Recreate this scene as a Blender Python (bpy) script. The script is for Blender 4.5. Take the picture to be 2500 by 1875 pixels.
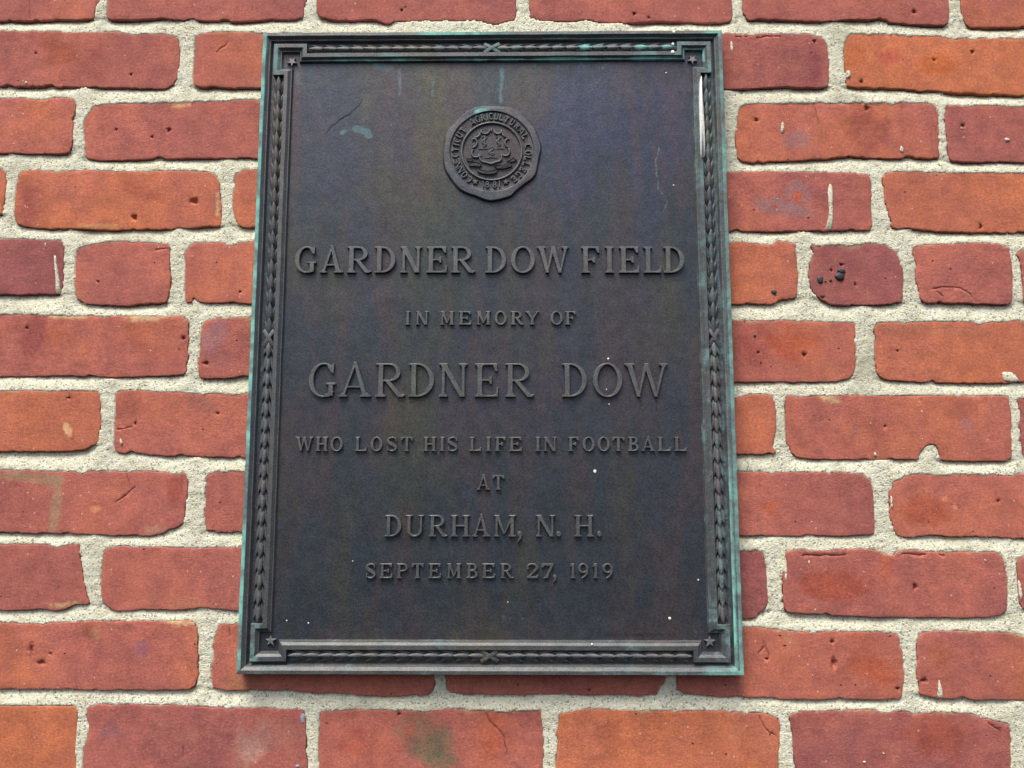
import bpy, bmesh, math, random
import numpy as np
from mathutils import Vector, Euler, noise as mnoise
from mathutils.geometry import delaunay_2d_cdt

for o in list(bpy.data.objects): bpy.data.objects.remove(o)
SC = bpy.context.scene
COL = SC.collection
random.seed(7)

# ------------------------------------------------------------------ camera
CAM = [1.707685, -0.000346, 0.011244, 0.028353, -0.796317, -0.15112]
cam = bpy.data.cameras.new('camera'); camo = bpy.data.objects.new('camera', cam); COL.objects.link(camo)
camo.rotation_euler = CAM[:3]; camo.location = CAM[3:]
cam.sensor_fit = 'HORIZONTAL'; cam.sensor_width = 36.0; cam.lens = 2125.0/2500.0*36.0
cam.clip_start = 0.02; cam.clip_end = 2000.0
SC.camera = camo

# ------------------------------------------------------------------ sky, sun, exposure
SUN_EL = math.radians(62.0)
SUN_AZ = math.radians(-24.0)          # sideways from straight in front of the wall; minus = to the left
world = bpy.data.worlds.new("World"); SC.world = world; world.use_nodes = True
nt = world.node_tree; nt.nodes.clear()
sky = nt.nodes.new('ShaderNodeTexSky'); sky.sky_type = 'NISHITA'; sky.sun_disc = False
sun_dir = Vector((math.sin(SUN_AZ)*math.cos(SUN_EL), -math.cos(SUN_AZ)*math.cos(SUN_EL), math.sin(SUN_EL)))
sky.sun_elevation = SUN_EL
sky.sun_rotation = math.atan2(sun_dir.x, sun_dir.y)
sky.air_density = 1.0; sky.dust_density = 4.0; sky.ozone_density = 1.0
bg = nt.nodes.new('ShaderNodeBackground'); bg.inputs['Strength'].default_value = 0.11
wo = nt.nodes.new('ShaderNodeOutputWorld')
nt.links.new(sky.outputs[0], bg.inputs[0]); nt.links.new(bg.outputs[0], wo.inputs[0])
sl = bpy.data.lights.new('sun', 'SUN'); sl.energy = 2.0; sl.angle = math.radians(32); sl.color = (1.0, 0.955, 0.86)
so = bpy.data.objects.new('sun', sl); COL.objects.link(so)
so.rotation_euler = sun_dir.to_track_quat('Z', 'Y').to_euler(); so.location = (-1, -2, 3)
SC.view_settings.view_transform = 'Standard'; SC.view_settings.look = 'None'
SC.view_settings.gamma = 1.0; SC.view_settings.exposure = 0.66
try: SC.view_settings.use_curve_mapping = False
except Exception: pass
SC.render.engine = 'CYCLES'

# ---- measured shapes, millimetres on the wall
PLAQUE_H = 595.7
BRICKS = [('0a', 0.45, [(-615.1, 321.6),(-550.6, 321.5),(-486.1, 320.8),(-453.9, 321.3),(-421.8, 322.0),(-397.4, 322.6),(-393.0, 323.9),(-393.1, 331.5),(-392.6, 337.0),(-388.5, 342.4),(-391.4, 377.1),(-621.0, 378.7)]),('0b', 0.25, [(-382.9, 377.0),(-380.5, 342.4),(-380.3, 331.4),(-380.2, 324.5),(-376.8, 321.5),(-344.7, 321.6),(-325.6, 323.1),(-308.8, 320.7),(-267.7, 319.7),(-247.2, 318.9),(-223.0, 320.8),(-193.6, 320.9),(-186.3, 323.3),(-185.7, 332.9),(-184.0, 341.1),(-184.5, 375.6)]),('0c', 0.25, [(-174.7, 375.6),(-173.6, 341.0),(-172.6, 327.3),(-169.9, 322.5),(-153.2, 319.7),(-137.9, 318.9),(-127.7, 320.5),(-114.9, 320.1),(-102.1, 315.3),(-95.8, 318.6),(-70.3, 318.5),(-51.2, 319.4),(-19.4, 318.8),(-6.7, 316.7),(4.8, 314.2),(12.4, 317.3),(22.5, 319.2),(23.8, 331.5),(22.5, 339.7),(22.6, 374.2)]),('0d', 0.4, [(36.8, 374.1),(36.7, 339.6),(35.4, 328.7),(37.3, 321.9),(47.4, 318.4),(62.7, 317.6),(88.0, 317.5),(113.3, 316.0),(132.3, 314.5),(145.0, 316.4),(164.0, 317.0),(189.3, 315.5),(204.4, 314.7),(227.2, 315.2),(233.5, 316.6),(235.2, 327.4),(234.3, 338.3),(235.4, 372.7)]),('0e', 0.25, [(246.4, 372.6),(245.4, 338.3),(244.8, 327.4),(247.2, 317.2),(270.9, 317.7),(296.1, 316.8),(308.7, 315.4),(327.5, 315.3),(346.5, 316.5),(365.4, 317.1),(384.2, 315.6),(390.3, 312.9),(415.4, 311.4),(439.1, 309.9),(443.8, 313.9),(446.0, 328.8),(445.3, 336.9),(447.0, 371.2)]),('0f', 0.75, [(459.7, 371.1),(457.3, 336.9),(458.2, 323.3),(458.6, 311.1),(465.3, 308.4),(490.4, 307.9),(516.9, 307.8),(577.9, 307.0),(645.2, 306.6),(651.6, 369.7)]),('1a', 0.35, [(-507.0, 309.6),(-485.2, 310.1),(-459.4, 309.3),(-433.8, 309.5),(-408.0, 307.6),(-388.8, 308.2),(-369.6, 309.4),(-361.8, 306.7),(-350.1, 304.5),(-337.4, 306.5),(-324.6, 306.4),(-313.0, 304.3),(-307.6, 299.5),(-306.0, 287.3),(-306.9, 273.8),(-307.6, 263.1),(-308.5, 255.0),(-317.7, 249.1),(-340.5, 249.9),(-366.0, 250.7),(-391.4, 251.7),(-425.8, 252.3),(-429.8, 254.4),(-433.5, 252.8),(-461.4, 252.5),(-480.6, 253.0),(-502.3, 253.4)]),('1b', 0.5, [(-291.2, 302.1),(-288.8, 305.5),(-273.6, 307.5),(-241.6, 308.0),(-223.7, 305.8),(-97.6, 305.7),(-96.5, 247.2),(-201.2, 249.1),(-226.5, 249.9),(-245.5, 250.0),(-251.8, 249.4),(-264.5, 250.8),(-272.2, 252.8),(-279.7, 250.6),(-289.9, 252.3),(-291.6, 260.3),(-291.1, 287.2)]),('1c', 0.25, [(135.4, 303.6),(238.8, 302.7),(257.7, 302.6),(276.6, 302.5),(295.5, 302.0),(309.3, 302.3),(314.2, 299.2),(321.7, 298.5),(325.4, 291.7),(326.3, 276.9),(325.6, 262.3),(324.9, 249.0),(323.0, 247.0),(299.3, 247.5),(274.4, 247.9),(255.6, 246.7),(236.9, 245.7),(134.4, 246.0)]),('1d', 0.95, [(343.2, 295.6),(348.3, 302.1),(364.6, 302.0),(395.9, 301.8),(427.2, 299.8),(452.1, 297.7),(470.8, 296.9),(489.5, 296.1),(516.0, 296.6),(536.9, 295.8),(532.2, 238.0),(511.4, 238.1),(479.0, 239.6),(454.4, 241.0),(435.8, 242.5),(411.1, 243.9),(392.6, 246.0),(373.9, 246.1),(361.6, 247.2),(349.1, 247.5),(342.3, 248.6),(341.8, 254.2),(342.4, 256.9),(341.8, 262.2),(341.7, 267.5),(341.9, 280.9)]),('2a', 0.6, [(-594.1, 240.5),(-479.5, 239.6),(-460.5, 240.5),(-441.2, 237.7),(-426.2, 240.3),(-408.4, 239.8),(-405.6, 235.5),(-404.4, 227.5),(-406.4, 220.9),(-406.1, 207.7),(-405.2, 194.5),(-405.6, 184.7),(-412.0, 183.4),(-437.1, 182.8),(-464.9, 184.3),(-475.0, 184.3),(-588.6, 184.8)]),('2b', 0.5, [(-387.6, 232.1),(-364.9, 234.0),(-333.3, 234.5),(-308.0, 235.0),(-282.8, 235.6),(-257.6, 236.8),(-226.0, 237.3),(-203.3, 237.2),(-201.1, 177.3),(-223.6, 177.7),(-261.2, 178.2),(-292.5, 178.6),(-313.7, 177.7),(-320.2, 180.4),(-326.3, 178.2),(-348.8, 177.2),(-376.4, 176.7),(-391.6, 178.5),(-393.9, 194.5),(-395.2, 214.2),(-393.8, 220.8),(-389.8, 227.5)]),('2c', 0.75, [(237.4, 224.3),(240.0, 228.9),(252.5, 230.9),(286.1, 231.0),(323.4, 231.2),(354.5, 231.3),(385.5, 231.1),(410.3, 231.1),(425.1, 229.3),(428.5, 226.0),(428.1, 210.3),(426.8, 190.8),(426.5, 175.9),(419.0, 175.0),(394.5, 176.0),(369.9, 175.2),(351.5, 176.6),(343.0, 178.2),(333.1, 176.9),(308.3, 174.7),(283.6, 173.2),(259.0, 172.3),(247.9, 172.1),(235.6, 174.7),(234.0, 181.2),(234.2, 204.7),(236.3, 211.2)]),('2d', 0.35, [(435.2, 223.4),(438.0, 227.9),(459.6, 228.2),(484.3, 227.7),(500.3, 226.3),(510.5, 226.9),(624.9, 226.3),(619.4, 170.5),(506.1, 171.3),(480.1, 170.9),(455.6, 171.9),(436.1, 172.6),(435.4, 180.3),(435.3, 197.2),(434.3, 210.3)]),('3a', 0.8, [(-656.4, 169.1),(-536.7, 169.9),(-480.1, 170.3),(-473.1, 169.0),(-469.0, 165.1),(-466.8, 152.7),(-467.0, 144.9),(-468.1, 133.3),(-468.2, 123.7),(-472.5, 122.8),(-651.3, 123.4)]),('3b', 0.85, [(-454.6, 164.6),(-442.2, 167.2),(-417.0, 165.1),(-398.3, 166.4),(-373.1, 165.3),(-335.5, 164.8),(-298.1, 165.3),(-273.0, 164.5),(-266.6, 161.3),(-261.3, 153.5),(-260.1, 141.6),(-257.2, 124.9),(-257.5, 112.1),(-260.5, 110.2),(-270.5, 111.1),(-288.9, 108.3),(-313.6, 107.8),(-344.6, 107.5),(-369.4, 107.6),(-394.3, 108.3),(-419.1, 108.4),(-444.1, 110.1),(-453.7, 114.0),(-456.1, 120.4),(-456.4, 139.7),(-456.1, 152.7)]),('3c', 0.7, [(-244.3, 163.8),(-240.7, 166.4),(-223.2, 166.7),(-160.8, 165.8),(-61.3, 165.4),(-60.6, 108.9),(-220.9, 109.4),(-235.7, 109.4),(-243.3, 113.3),(-246.4, 126.1),(-247.7, 141.5),(-245.5, 149.3),(-247.1, 157.0)]),('3d', 0.35, [(169.9, 162.5),(233.9, 162.2),(258.6, 162.4),(295.4, 161.6),(320.0, 161.2),(344.5, 160.5),(356.7, 159.1),(360.1, 154.6),(360.0, 141.8),(358.6, 126.5),(359.2, 104.9),(341.6, 104.7),(317.2, 104.4),(292.9, 104.5),(268.5, 103.7),(231.9, 104.1),(168.4, 104.3)]),('3e', 0.95, [(372.0, 158.4),(378.9, 161.0),(393.7, 161.9),(430.4, 160.8),(467.1, 160.4),(505.2, 159.8),(562.3, 159.6),(557.0, 99.9),(500.5, 100.9),(462.8, 102.1),(438.6, 102.4),(414.4, 103.5),(396.4, 106.7),(379.3, 106.1),(374.6, 108.7),(374.3, 123.9),(371.8, 134.1),(371.5, 149.4)]),('4a', 0.1, [(-496.6, 98.2),(-468.0, 98.5),(-443.2, 98.0),(-424.5, 96.7),(-409.6, 96.6),(-407.1, 92.2),(-405.6, 75.7),(-405.3, 63.1),(-405.7, 50.5),(-406.5, 44.9),(-416.9, 44.3),(-421.9, 44.9),(-439.0, 44.3),(-463.7, 44.6),(-492.0, 44.4)]),('4b', 0.4, [(-393.0, 89.8),(-383.2, 92.1),(-368.6, 95.2),(-343.9, 95.8),(-319.0, 93.8),(-305.7, 93.8),(-304.4, 75.4),(-302.8, 62.8),(-302.5, 50.2),(-303.8, 40.3),(-307.2, 35.9),(-321.8, 35.3),(-346.2, 33.1),(-364.6, 34.2),(-379.4, 34.8),(-389.6, 39.8),(-393.2, 48.0),(-394.2, 63.0),(-394.8, 80.7)]),('4c', 0.6, [(-290.8, 85.5),(-283.2, 94.3),(-269.6, 94.3),(-257.3, 94.2),(-249.8, 91.0),(-242.5, 94.2),(-224.7, 95.4),(-201.8, 95.3),(-199.6, 35.0),(-224.0, 35.1),(-236.3, 35.7),(-248.5, 36.4),(-266.8, 35.8),(-274.2, 37.1),(-280.5, 40.8),(-281.5, 36.5),(-287.6, 36.2),(-288.4, 50.2),(-289.1, 65.3)]),('4d', 0.6, [(201.1, 92.8),(231.5, 92.7),(243.7, 92.4),(259.4, 90.4),(268.0, 91.3),(270.5, 94.5),(276.6, 93.2),(287.4, 91.3),(284.8, 86.3),(286.3, 78.7),(287.0, 67.5),(286.7, 53.8),(285.5, 42.6),(282.1, 38.6),(268.2, 38.3),(264.4, 34.0),(247.5, 33.4),(229.5, 34.1),(199.3, 34.1)]),('4e', 0.0, [(297.7, 89.4),(310.5, 91.0),(334.7, 90.5),(353.0, 91.1),(367.5, 90.4),(378.1, 84.7),(382.4, 77.2),(384.9, 68.4),(385.5, 58.5),(383.7, 48.5),(383.6, 36.2),(373.8, 33.7),(349.7, 32.3),(331.7, 32.0),(317.3, 33.2),(306.8, 38.8),(301.0, 45.0),(297.7, 51.2),(297.0, 62.4),(298.8, 73.7),(302.8, 82.4),(301.2, 86.8)]),('4f', 0.4, [(395.8, 87.2),(401.4, 89.7),(425.6, 90.2),(443.9, 91.4),(462.1, 92.0),(480.0, 90.1),(486.4, 86.9),(487.0, 78.1),(486.2, 60.7),(484.1, 35.9),(481.0, 32.5),(457.8, 33.3),(433.9, 34.2),(409.8, 33.9),(401.6, 35.5),(398.3, 41.1),(395.3, 51.0),(396.2, 60.9),(397.1, 69.7),(396.4, 77.2)]),('4g', 0.4, [(491.3, 80.0),(496.6, 85.0),(502.7, 86.9),(584.8, 87.9),(579.6, 32.0),(495.4, 32.2),(495.5, 48.3),(495.7, 66.9),(494.1, 76.9)]),('5a', 0.5, [(-484.2, 25.7),(-462.1, 25.0),(-431.4, 25.0),(-406.8, 23.3),(-388.4, 23.6),(-363.9, 23.0),(-339.5, 22.9),(-315.0, 22.6),(-290.6, 23.4),(-284.2, 17.8),(-283.1, 6.7),(-282.7, -11.7),(-283.3, -24.0),(-284.1, -31.9),(-299.8, -33.1),(-323.9, -33.7),(-348.1, -34.8),(-372.4, -33.8),(-399.1, -32.6),(-420.9, -33.8),(-457.3, -33.5),(-479.2, -33.5)]),('5b', 0.5, [(-270.7, 15.3),(-266.0, 19.7),(-253.9, 20.9),(-224.1, 22.0),(-76.4, 21.7),(-75.5, -34.0),(-224.2, -33.8),(-232.1, -32.6),(-241.6, -35.6),(-263.3, -36.2),(-270.7, -34.9),(-272.4, -24.0),(-271.8, -11.7),(-271.8, 0.5)]),('5c', 0.5, [(142.2, 17.6),(228.9, 18.0),(252.9, 17.4),(271.0, 17.7),(300.9, 16.7),(318.9, 15.6),(337.5, 16.0),(338.4, 10.4),(337.4, -6.6),(336.5, -24.9),(333.0, -34.5),(328.1, -37.5),(316.1, -39.6),(286.4, -39.9),(256.7, -39.5),(226.9, -39.8),(141.1, -39.7)]),('5d', 0.75, [(355.9, 14.1),(364.4, 15.9),(396.7, 16.2),(420.7, 16.2),(444.6, 17.0),(452.8, 13.9),(462.5, 16.3),(493.9, 17.5),(552.0, 17.4),(546.8, -41.4),(489.2, -40.7),(452.3, -40.7),(416.8, -40.6),(393.2, -40.0),(369.6, -38.4),(359.0, -35.8),(355.2, -30.9),(354.1, -18.8),(354.5, -0.6)]),('6a', 0.75, [(-563.0, -47.6),(-456.2, -47.7),(-419.9, -46.9),(-407.7, -48.1),(-395.7, -47.2),(-371.5, -47.4),(-362.9, -49.0),(-361.4, -62.9),(-361.3, -72.6),(-359.6, -81.0),(-362.2, -87.0),(-360.9, -94.1),(-368.0, -98.9),(-375.0, -102.5),(-391.7, -103.0),(-415.6, -103.6),(-451.6, -103.4),(-557.4, -103.6)]),('6b', 0.4, [(-348.3, -50.3),(-343.7, -46.6),(-323.1, -47.3),(-298.9, -48.5),(-274.7, -50.3),(-250.6, -50.4),(-240.9, -51.6),(-224.1, -49.8),(-155.6, -49.9),(-153.8, -108.5),(-224.7, -108.7),(-247.9, -108.7),(-283.7, -108.2),(-307.7, -106.6),(-331.7, -105.4),(-341.3, -105.4),(-346.3, -101.3),(-347.4, -94.1),(-347.3, -81.0),(-347.5, -62.9)]),('6c', 0.75, [(65.7, -51.3),(214.5, -53.3),(226.4, -54.5),(238.4, -51.5),(250.3, -51.3),(259.7, -52.1),(260.6, -58.7),(261.1, -69.5),(260.2, -84.9),(257.5, -93.2),(258.9, -100.3),(260.0, -103.9),(257.5, -106.2),(242.2, -106.2),(224.6, -106.2),(65.3, -106.2)]),('6d', 0.65, [(270.6, -52.7),(276.3, -52.1),(279.8, -53.9),(303.6, -53.0),(333.2, -52.2),(368.7, -52.8),(404.2, -52.9),(427.9, -52.6),(451.4, -53.1),(473.8, -53.5),(474.4, -61.3),(475.9, -69.6),(474.2, -87.4),(472.9, -111.0),(470.5, -112.4),(441.3, -112.4),(408.5, -112.1),(408.3, -106.3),(406.3, -101.5),(403.6, -98.6),(395.3, -99.2),(392.1, -103.9),(388.8, -109.8),(386.4, -110.9),(365.3, -110.9),(341.8, -111.5),(312.5, -110.9),(283.2, -110.0),(275.1, -106.8),(272.5, -100.3),(269.6, -94.4),(269.7, -75.4)]),('6e', 0.15, [(482.5, -55.9),(488.1, -55.3),(663.0, -55.5),(656.7, -113.3),(483.7, -111.0),(483.8, -99.2),(481.8, -87.4),(483.9, -75.6),(483.1, -63.7)]),('7a', 0.4, [(-477.9, -119.7),(-450.2, -120.8),(-426.3, -121.4),(-390.4, -122.0),(-354.5, -122.0),(-318.8, -122.0),(-298.5, -122.6),(-288.8, -124.4),(-280.0, -122.6),(-276.6, -130.9),(-276.7, -140.3),(-277.9, -152.0),(-277.9, -163.6),(-280.5, -170.6),(-292.1, -174.1),(-297.8, -178.2),(-309.5, -179.9),(-339.0, -179.4),(-362.7, -178.8),(-392.3, -177.7),(-445.7, -177.1),(-472.9, -177.1)]),('7b', 0.6, [(-260.2, -125.0),(-253.2, -122.6),(-235.4, -122.0),(-224.7, -120.9),(-69.3, -120.9),(-68.4, -176.3),(-225.3, -176.6),(-238.9, -177.0),(-251.8, -176.6),(-259.0, -175.2),(-260.4, -157.8),(-260.1, -140.3)]),('7c', 0.35, [(153.5, -122.1),(224.0, -122.1),(259.2, -122.7),(294.4, -122.7),(323.6, -123.2),(336.4, -124.4),(343.7, -129.7),(346.1, -140.2),(345.7, -157.5),(345.5, -174.8),(343.9, -178.3),(326.5, -179.4),(291.7, -179.5),(256.9, -179.7),(222.0, -178.9),(152.2, -179.0)]),('7d', 0.5, [(364.7, -130.8),(371.2, -129.7),(376.1, -125.0),(393.7, -124.4),(411.1, -125.9),(422.9, -124.8),(446.2, -124.8),(482.6, -124.4),(558.0, -124.4),(552.7, -181.6),(478.0, -181.6),(453.7, -180.5),(436.4, -179.9),(419.0, -180.3),(399.5, -178.8),(387.9, -179.4),(376.2, -181.1),(365.8, -180.0),(362.7, -173.7),(359.9, -163.3),(359.6, -151.8),(360.1, -139.0),(363.7, -137.8)]),('8a', 0.35, [(-569.2, -187.7),(-444.8, -187.9),(-397.5, -188.1),(-389.1, -190.2),(-379.8, -188.1),(-373.3, -187.5),(-371.4, -198.4),(-368.8, -211.1),(-365.8, -220.2),(-363.2, -233.0),(-360.0, -240.4),(-370.2, -241.0),(-379.3, -244.9),(-388.6, -246.4),(-399.2, -244.4),(-416.7, -245.8),(-440.1, -245.6),(-563.3, -245.8)]),('8b', 0.35, [(-350.0, -192.9),(-344.3, -189.4),(-314.8, -189.6),(-267.6, -191.1),(-225.4, -189.9),(-156.1, -189.8),(-154.3, -246.8),(-225.8, -246.4),(-241.6, -244.7),(-265.0, -244.2),(-288.2, -245.4),(-305.8, -244.3),(-323.2, -246.0),(-338.3, -246.0),(-348.2, -238.7),(-350.7, -227.3),(-350.5, -212.4),(-350.4, -201.0)]),('8c', 0.1, [(53.0, -192.5),(223.9, -192.9),(235.5, -192.1),(244.7, -192.9),(246.2, -199.2),(246.7, -208.3),(247.6, -223.0),(247.6, -237.7),(244.5, -244.5),(238.6, -247.3),(235.5, -252.3),(221.8, -252.6),(52.7, -252.9)]),('8d', 0.35, [(264.4, -194.6),(273.7, -192.3),(302.6, -192.9),(325.9, -191.1),(349.0, -191.7),(359.1, -195.7),(366.2, -192.5),(389.3, -192.4),(406.5, -194.5),(418.1, -193.3),(435.4, -193.3),(452.7, -193.9),(458.1, -197.8),(459.6, -209.2),(461.2, -217.1),(459.5, -231.8),(457.3, -246.3),(448.5, -249.7),(425.5, -251.1),(391.3, -250.9),(362.7, -250.8),(334.2, -250.1),(311.3, -249.4),(288.5, -247.8),(271.3, -246.9),(262.2, -245.6),(260.5, -232.1),(261.9, -211.7),(265.8, -201.4)]),('8e', 0.5, [(470.7, -199.0),(476.8, -197.8),(659.0, -197.6),(653.8, -243.8),(473.1, -244.1),(468.9, -236.2),(469.8, -217.1)]),('9a', 0.65, [(-460.2, -257.5),(-439.1, -257.5),(-409.9, -257.8),(-386.7, -256.6),(-357.6, -255.6),(-334.2, -255.6),(-305.1, -255.5),(-281.9, -254.9),(-266.8, -254.4),(-261.3, -260.0),(-259.7, -274.6),(-259.7, -291.3),(-258.7, -303.5),(-261.6, -311.3),(-268.3, -314.0),(-296.0, -314.7),(-319.0, -314.5),(-353.6, -314.6),(-388.3, -314.0),(-411.4, -313.9),(-434.5, -314.1),(-455.4, -314.0)]),('9b', 0.45, [(-242.2, -258.2),(-235.2, -257.1),(-148.2, -257.0),(-52.2, -256.2),(-49.6, -274.1),(-49.9, -296.4),(-48.6, -311.8),(-54.8, -318.2),(-77.7, -318.5),(-100.5, -319.1),(-118.9, -317.5),(-140.7, -315.9),(-152.2, -317.0),(-175.2, -314.6),(-203.9, -313.9),(-238.4, -314.5),(-245.4, -312.3),(-247.0, -302.4),(-246.9, -293.5),(-244.6, -281.2),(-247.1, -276.8),(-244.1, -265.6)]),('9c', 0.5, [(-39.3, -258.4),(-39.4, -301.9),(-38.0, -312.9),(-32.4, -316.7),(1.4, -317.2),(35.7, -317.3),(64.2, -317.3),(98.3, -318.0),(115.4, -317.1),(132.4, -318.8),(140.4, -316.8),(146.7, -317.7),(149.7, -311.3),(154.3, -306.9),(155.0, -301.4),(155.5, -258.1)]),('9d', 0.4, [(217.2, -318.2),(239.8, -319.3),(256.8, -320.9),(285.1, -321.0),(299.8, -320.2),(305.5, -319.1),(313.4, -320.2),(330.3, -320.7),(345.0, -320.6),(358.6, -320.6),(361.7, -315.1),(363.7, -300.9),(363.8, -289.9),(364.1, -275.5),(361.9, -265.5),(344.9, -263.5),(322.1, -263.1),(299.2, -262.8),(276.3, -262.9),(253.5, -261.8),(239.9, -259.6),(226.1, -259.6),(166.5, -258.1),(164.7, -301.4),(163.9, -312.4),(170.0, -317.3),(179.1, -316.7),(194.9, -318.6),(211.9, -319.0)]),('9e', 0.5, [(377.5, -271.0),(380.2, -264.3),(390.5, -262.6),(413.4, -262.3),(430.4, -263.1),(447.4, -263.7),(461.0, -264.2),(468.9, -265.3),(572.1, -266.2),(566.8, -320.6),(467.0, -320.8),(443.2, -320.4),(426.2, -320.9),(419.5, -319.9),(414.0, -317.7),(409.4, -319.9),(392.5, -319.6),(384.7, -317.8),(375.8, -316.2),(377.0, -306.3),(375.0, -300.8),(376.3, -289.8)]),('10a', 0.9, [(-560.5, -328.6),(-433.4, -328.3),(-398.8, -328.4),(-367.7, -328.6),(-365.1, -332.5),(-364.1, -346.7),(-364.7, -363.1),(-363.4, -373.9),(-362.5, -385.8),(-554.5, -386.5)]),('10b', 0.35, [(-356.7, -329.2),(-347.0, -326.9),(-318.3, -327.1),(-283.7, -327.3),(-249.2, -328.9),(-226.2, -329.3),(-203.3, -329.3),(-179.0, -330.3),(-165.5, -330.8),(-162.4, -336.3),(-161.3, -351.5),(-160.2, -368.9),(-159.4, -377.5),(-159.1, -385.0),(-355.7, -385.8),(-356.2, -378.2),(-356.3, -360.9),(-352.9, -351.1),(-352.8, -344.5),(-355.4, -339.0)]),('10c', 0.45, [(-149.8, -332.4),(-135.0, -330.9),(-100.7, -330.8),(-77.9, -331.6),(-49.4, -330.5),(-26.6, -329.9),(-9.5, -330.4),(13.3, -331.9),(37.4, -330.2),(44.7, -330.7),(45.7, -340.0),(47.3, -361.7),(46.1, -376.8),(46.1, -385.4),(-149.3, -386.1),(-148.5, -377.5),(-150.2, -356.9),(-149.0, -340.6)]),('10d', 0.85, [(61.2, -334.0),(72.0, -332.3),(86.8, -329.5),(115.2, -330.5),(143.5, -331.0),(171.9, -331.5),(194.6, -330.6),(211.5, -330.6),(222.8, -333.0),(239.8, -332.4),(250.9, -336.7),(253.9, -340.5),(252.4, -355.6),(251.0, -376.1),(250.6, -384.6),(56.9, -385.3),(57.5, -376.7),(59.9, -356.2),(58.2, -350.8),(60.6, -343.2)]),('10e', 0.25, [(261.3, -333.9),(273.3, -331.2),(301.6, -330.0),(329.8, -329.9),(352.3, -330.9),(365.8, -331.5),(371.3, -333.8),(378.1, -332.0),(397.4, -330.8),(419.7, -332.9),(430.7, -336.1),(441.8, -338.8),(451.7, -341.0),(454.0, -347.4),(452.5, -360.4),(451.8, -375.3),(451.1, -384.9),(267.5, -385.6),(265.7, -376.0),(263.5, -361.0),(264.5, -350.2),(263.2, -341.5)]),('10f', 0.5, [(474.2, -339.8),(486.8, -337.6),(654.5, -338.2),(648.9, -387.4),(469.2, -388.1),(470.9, -360.3)])]
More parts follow.
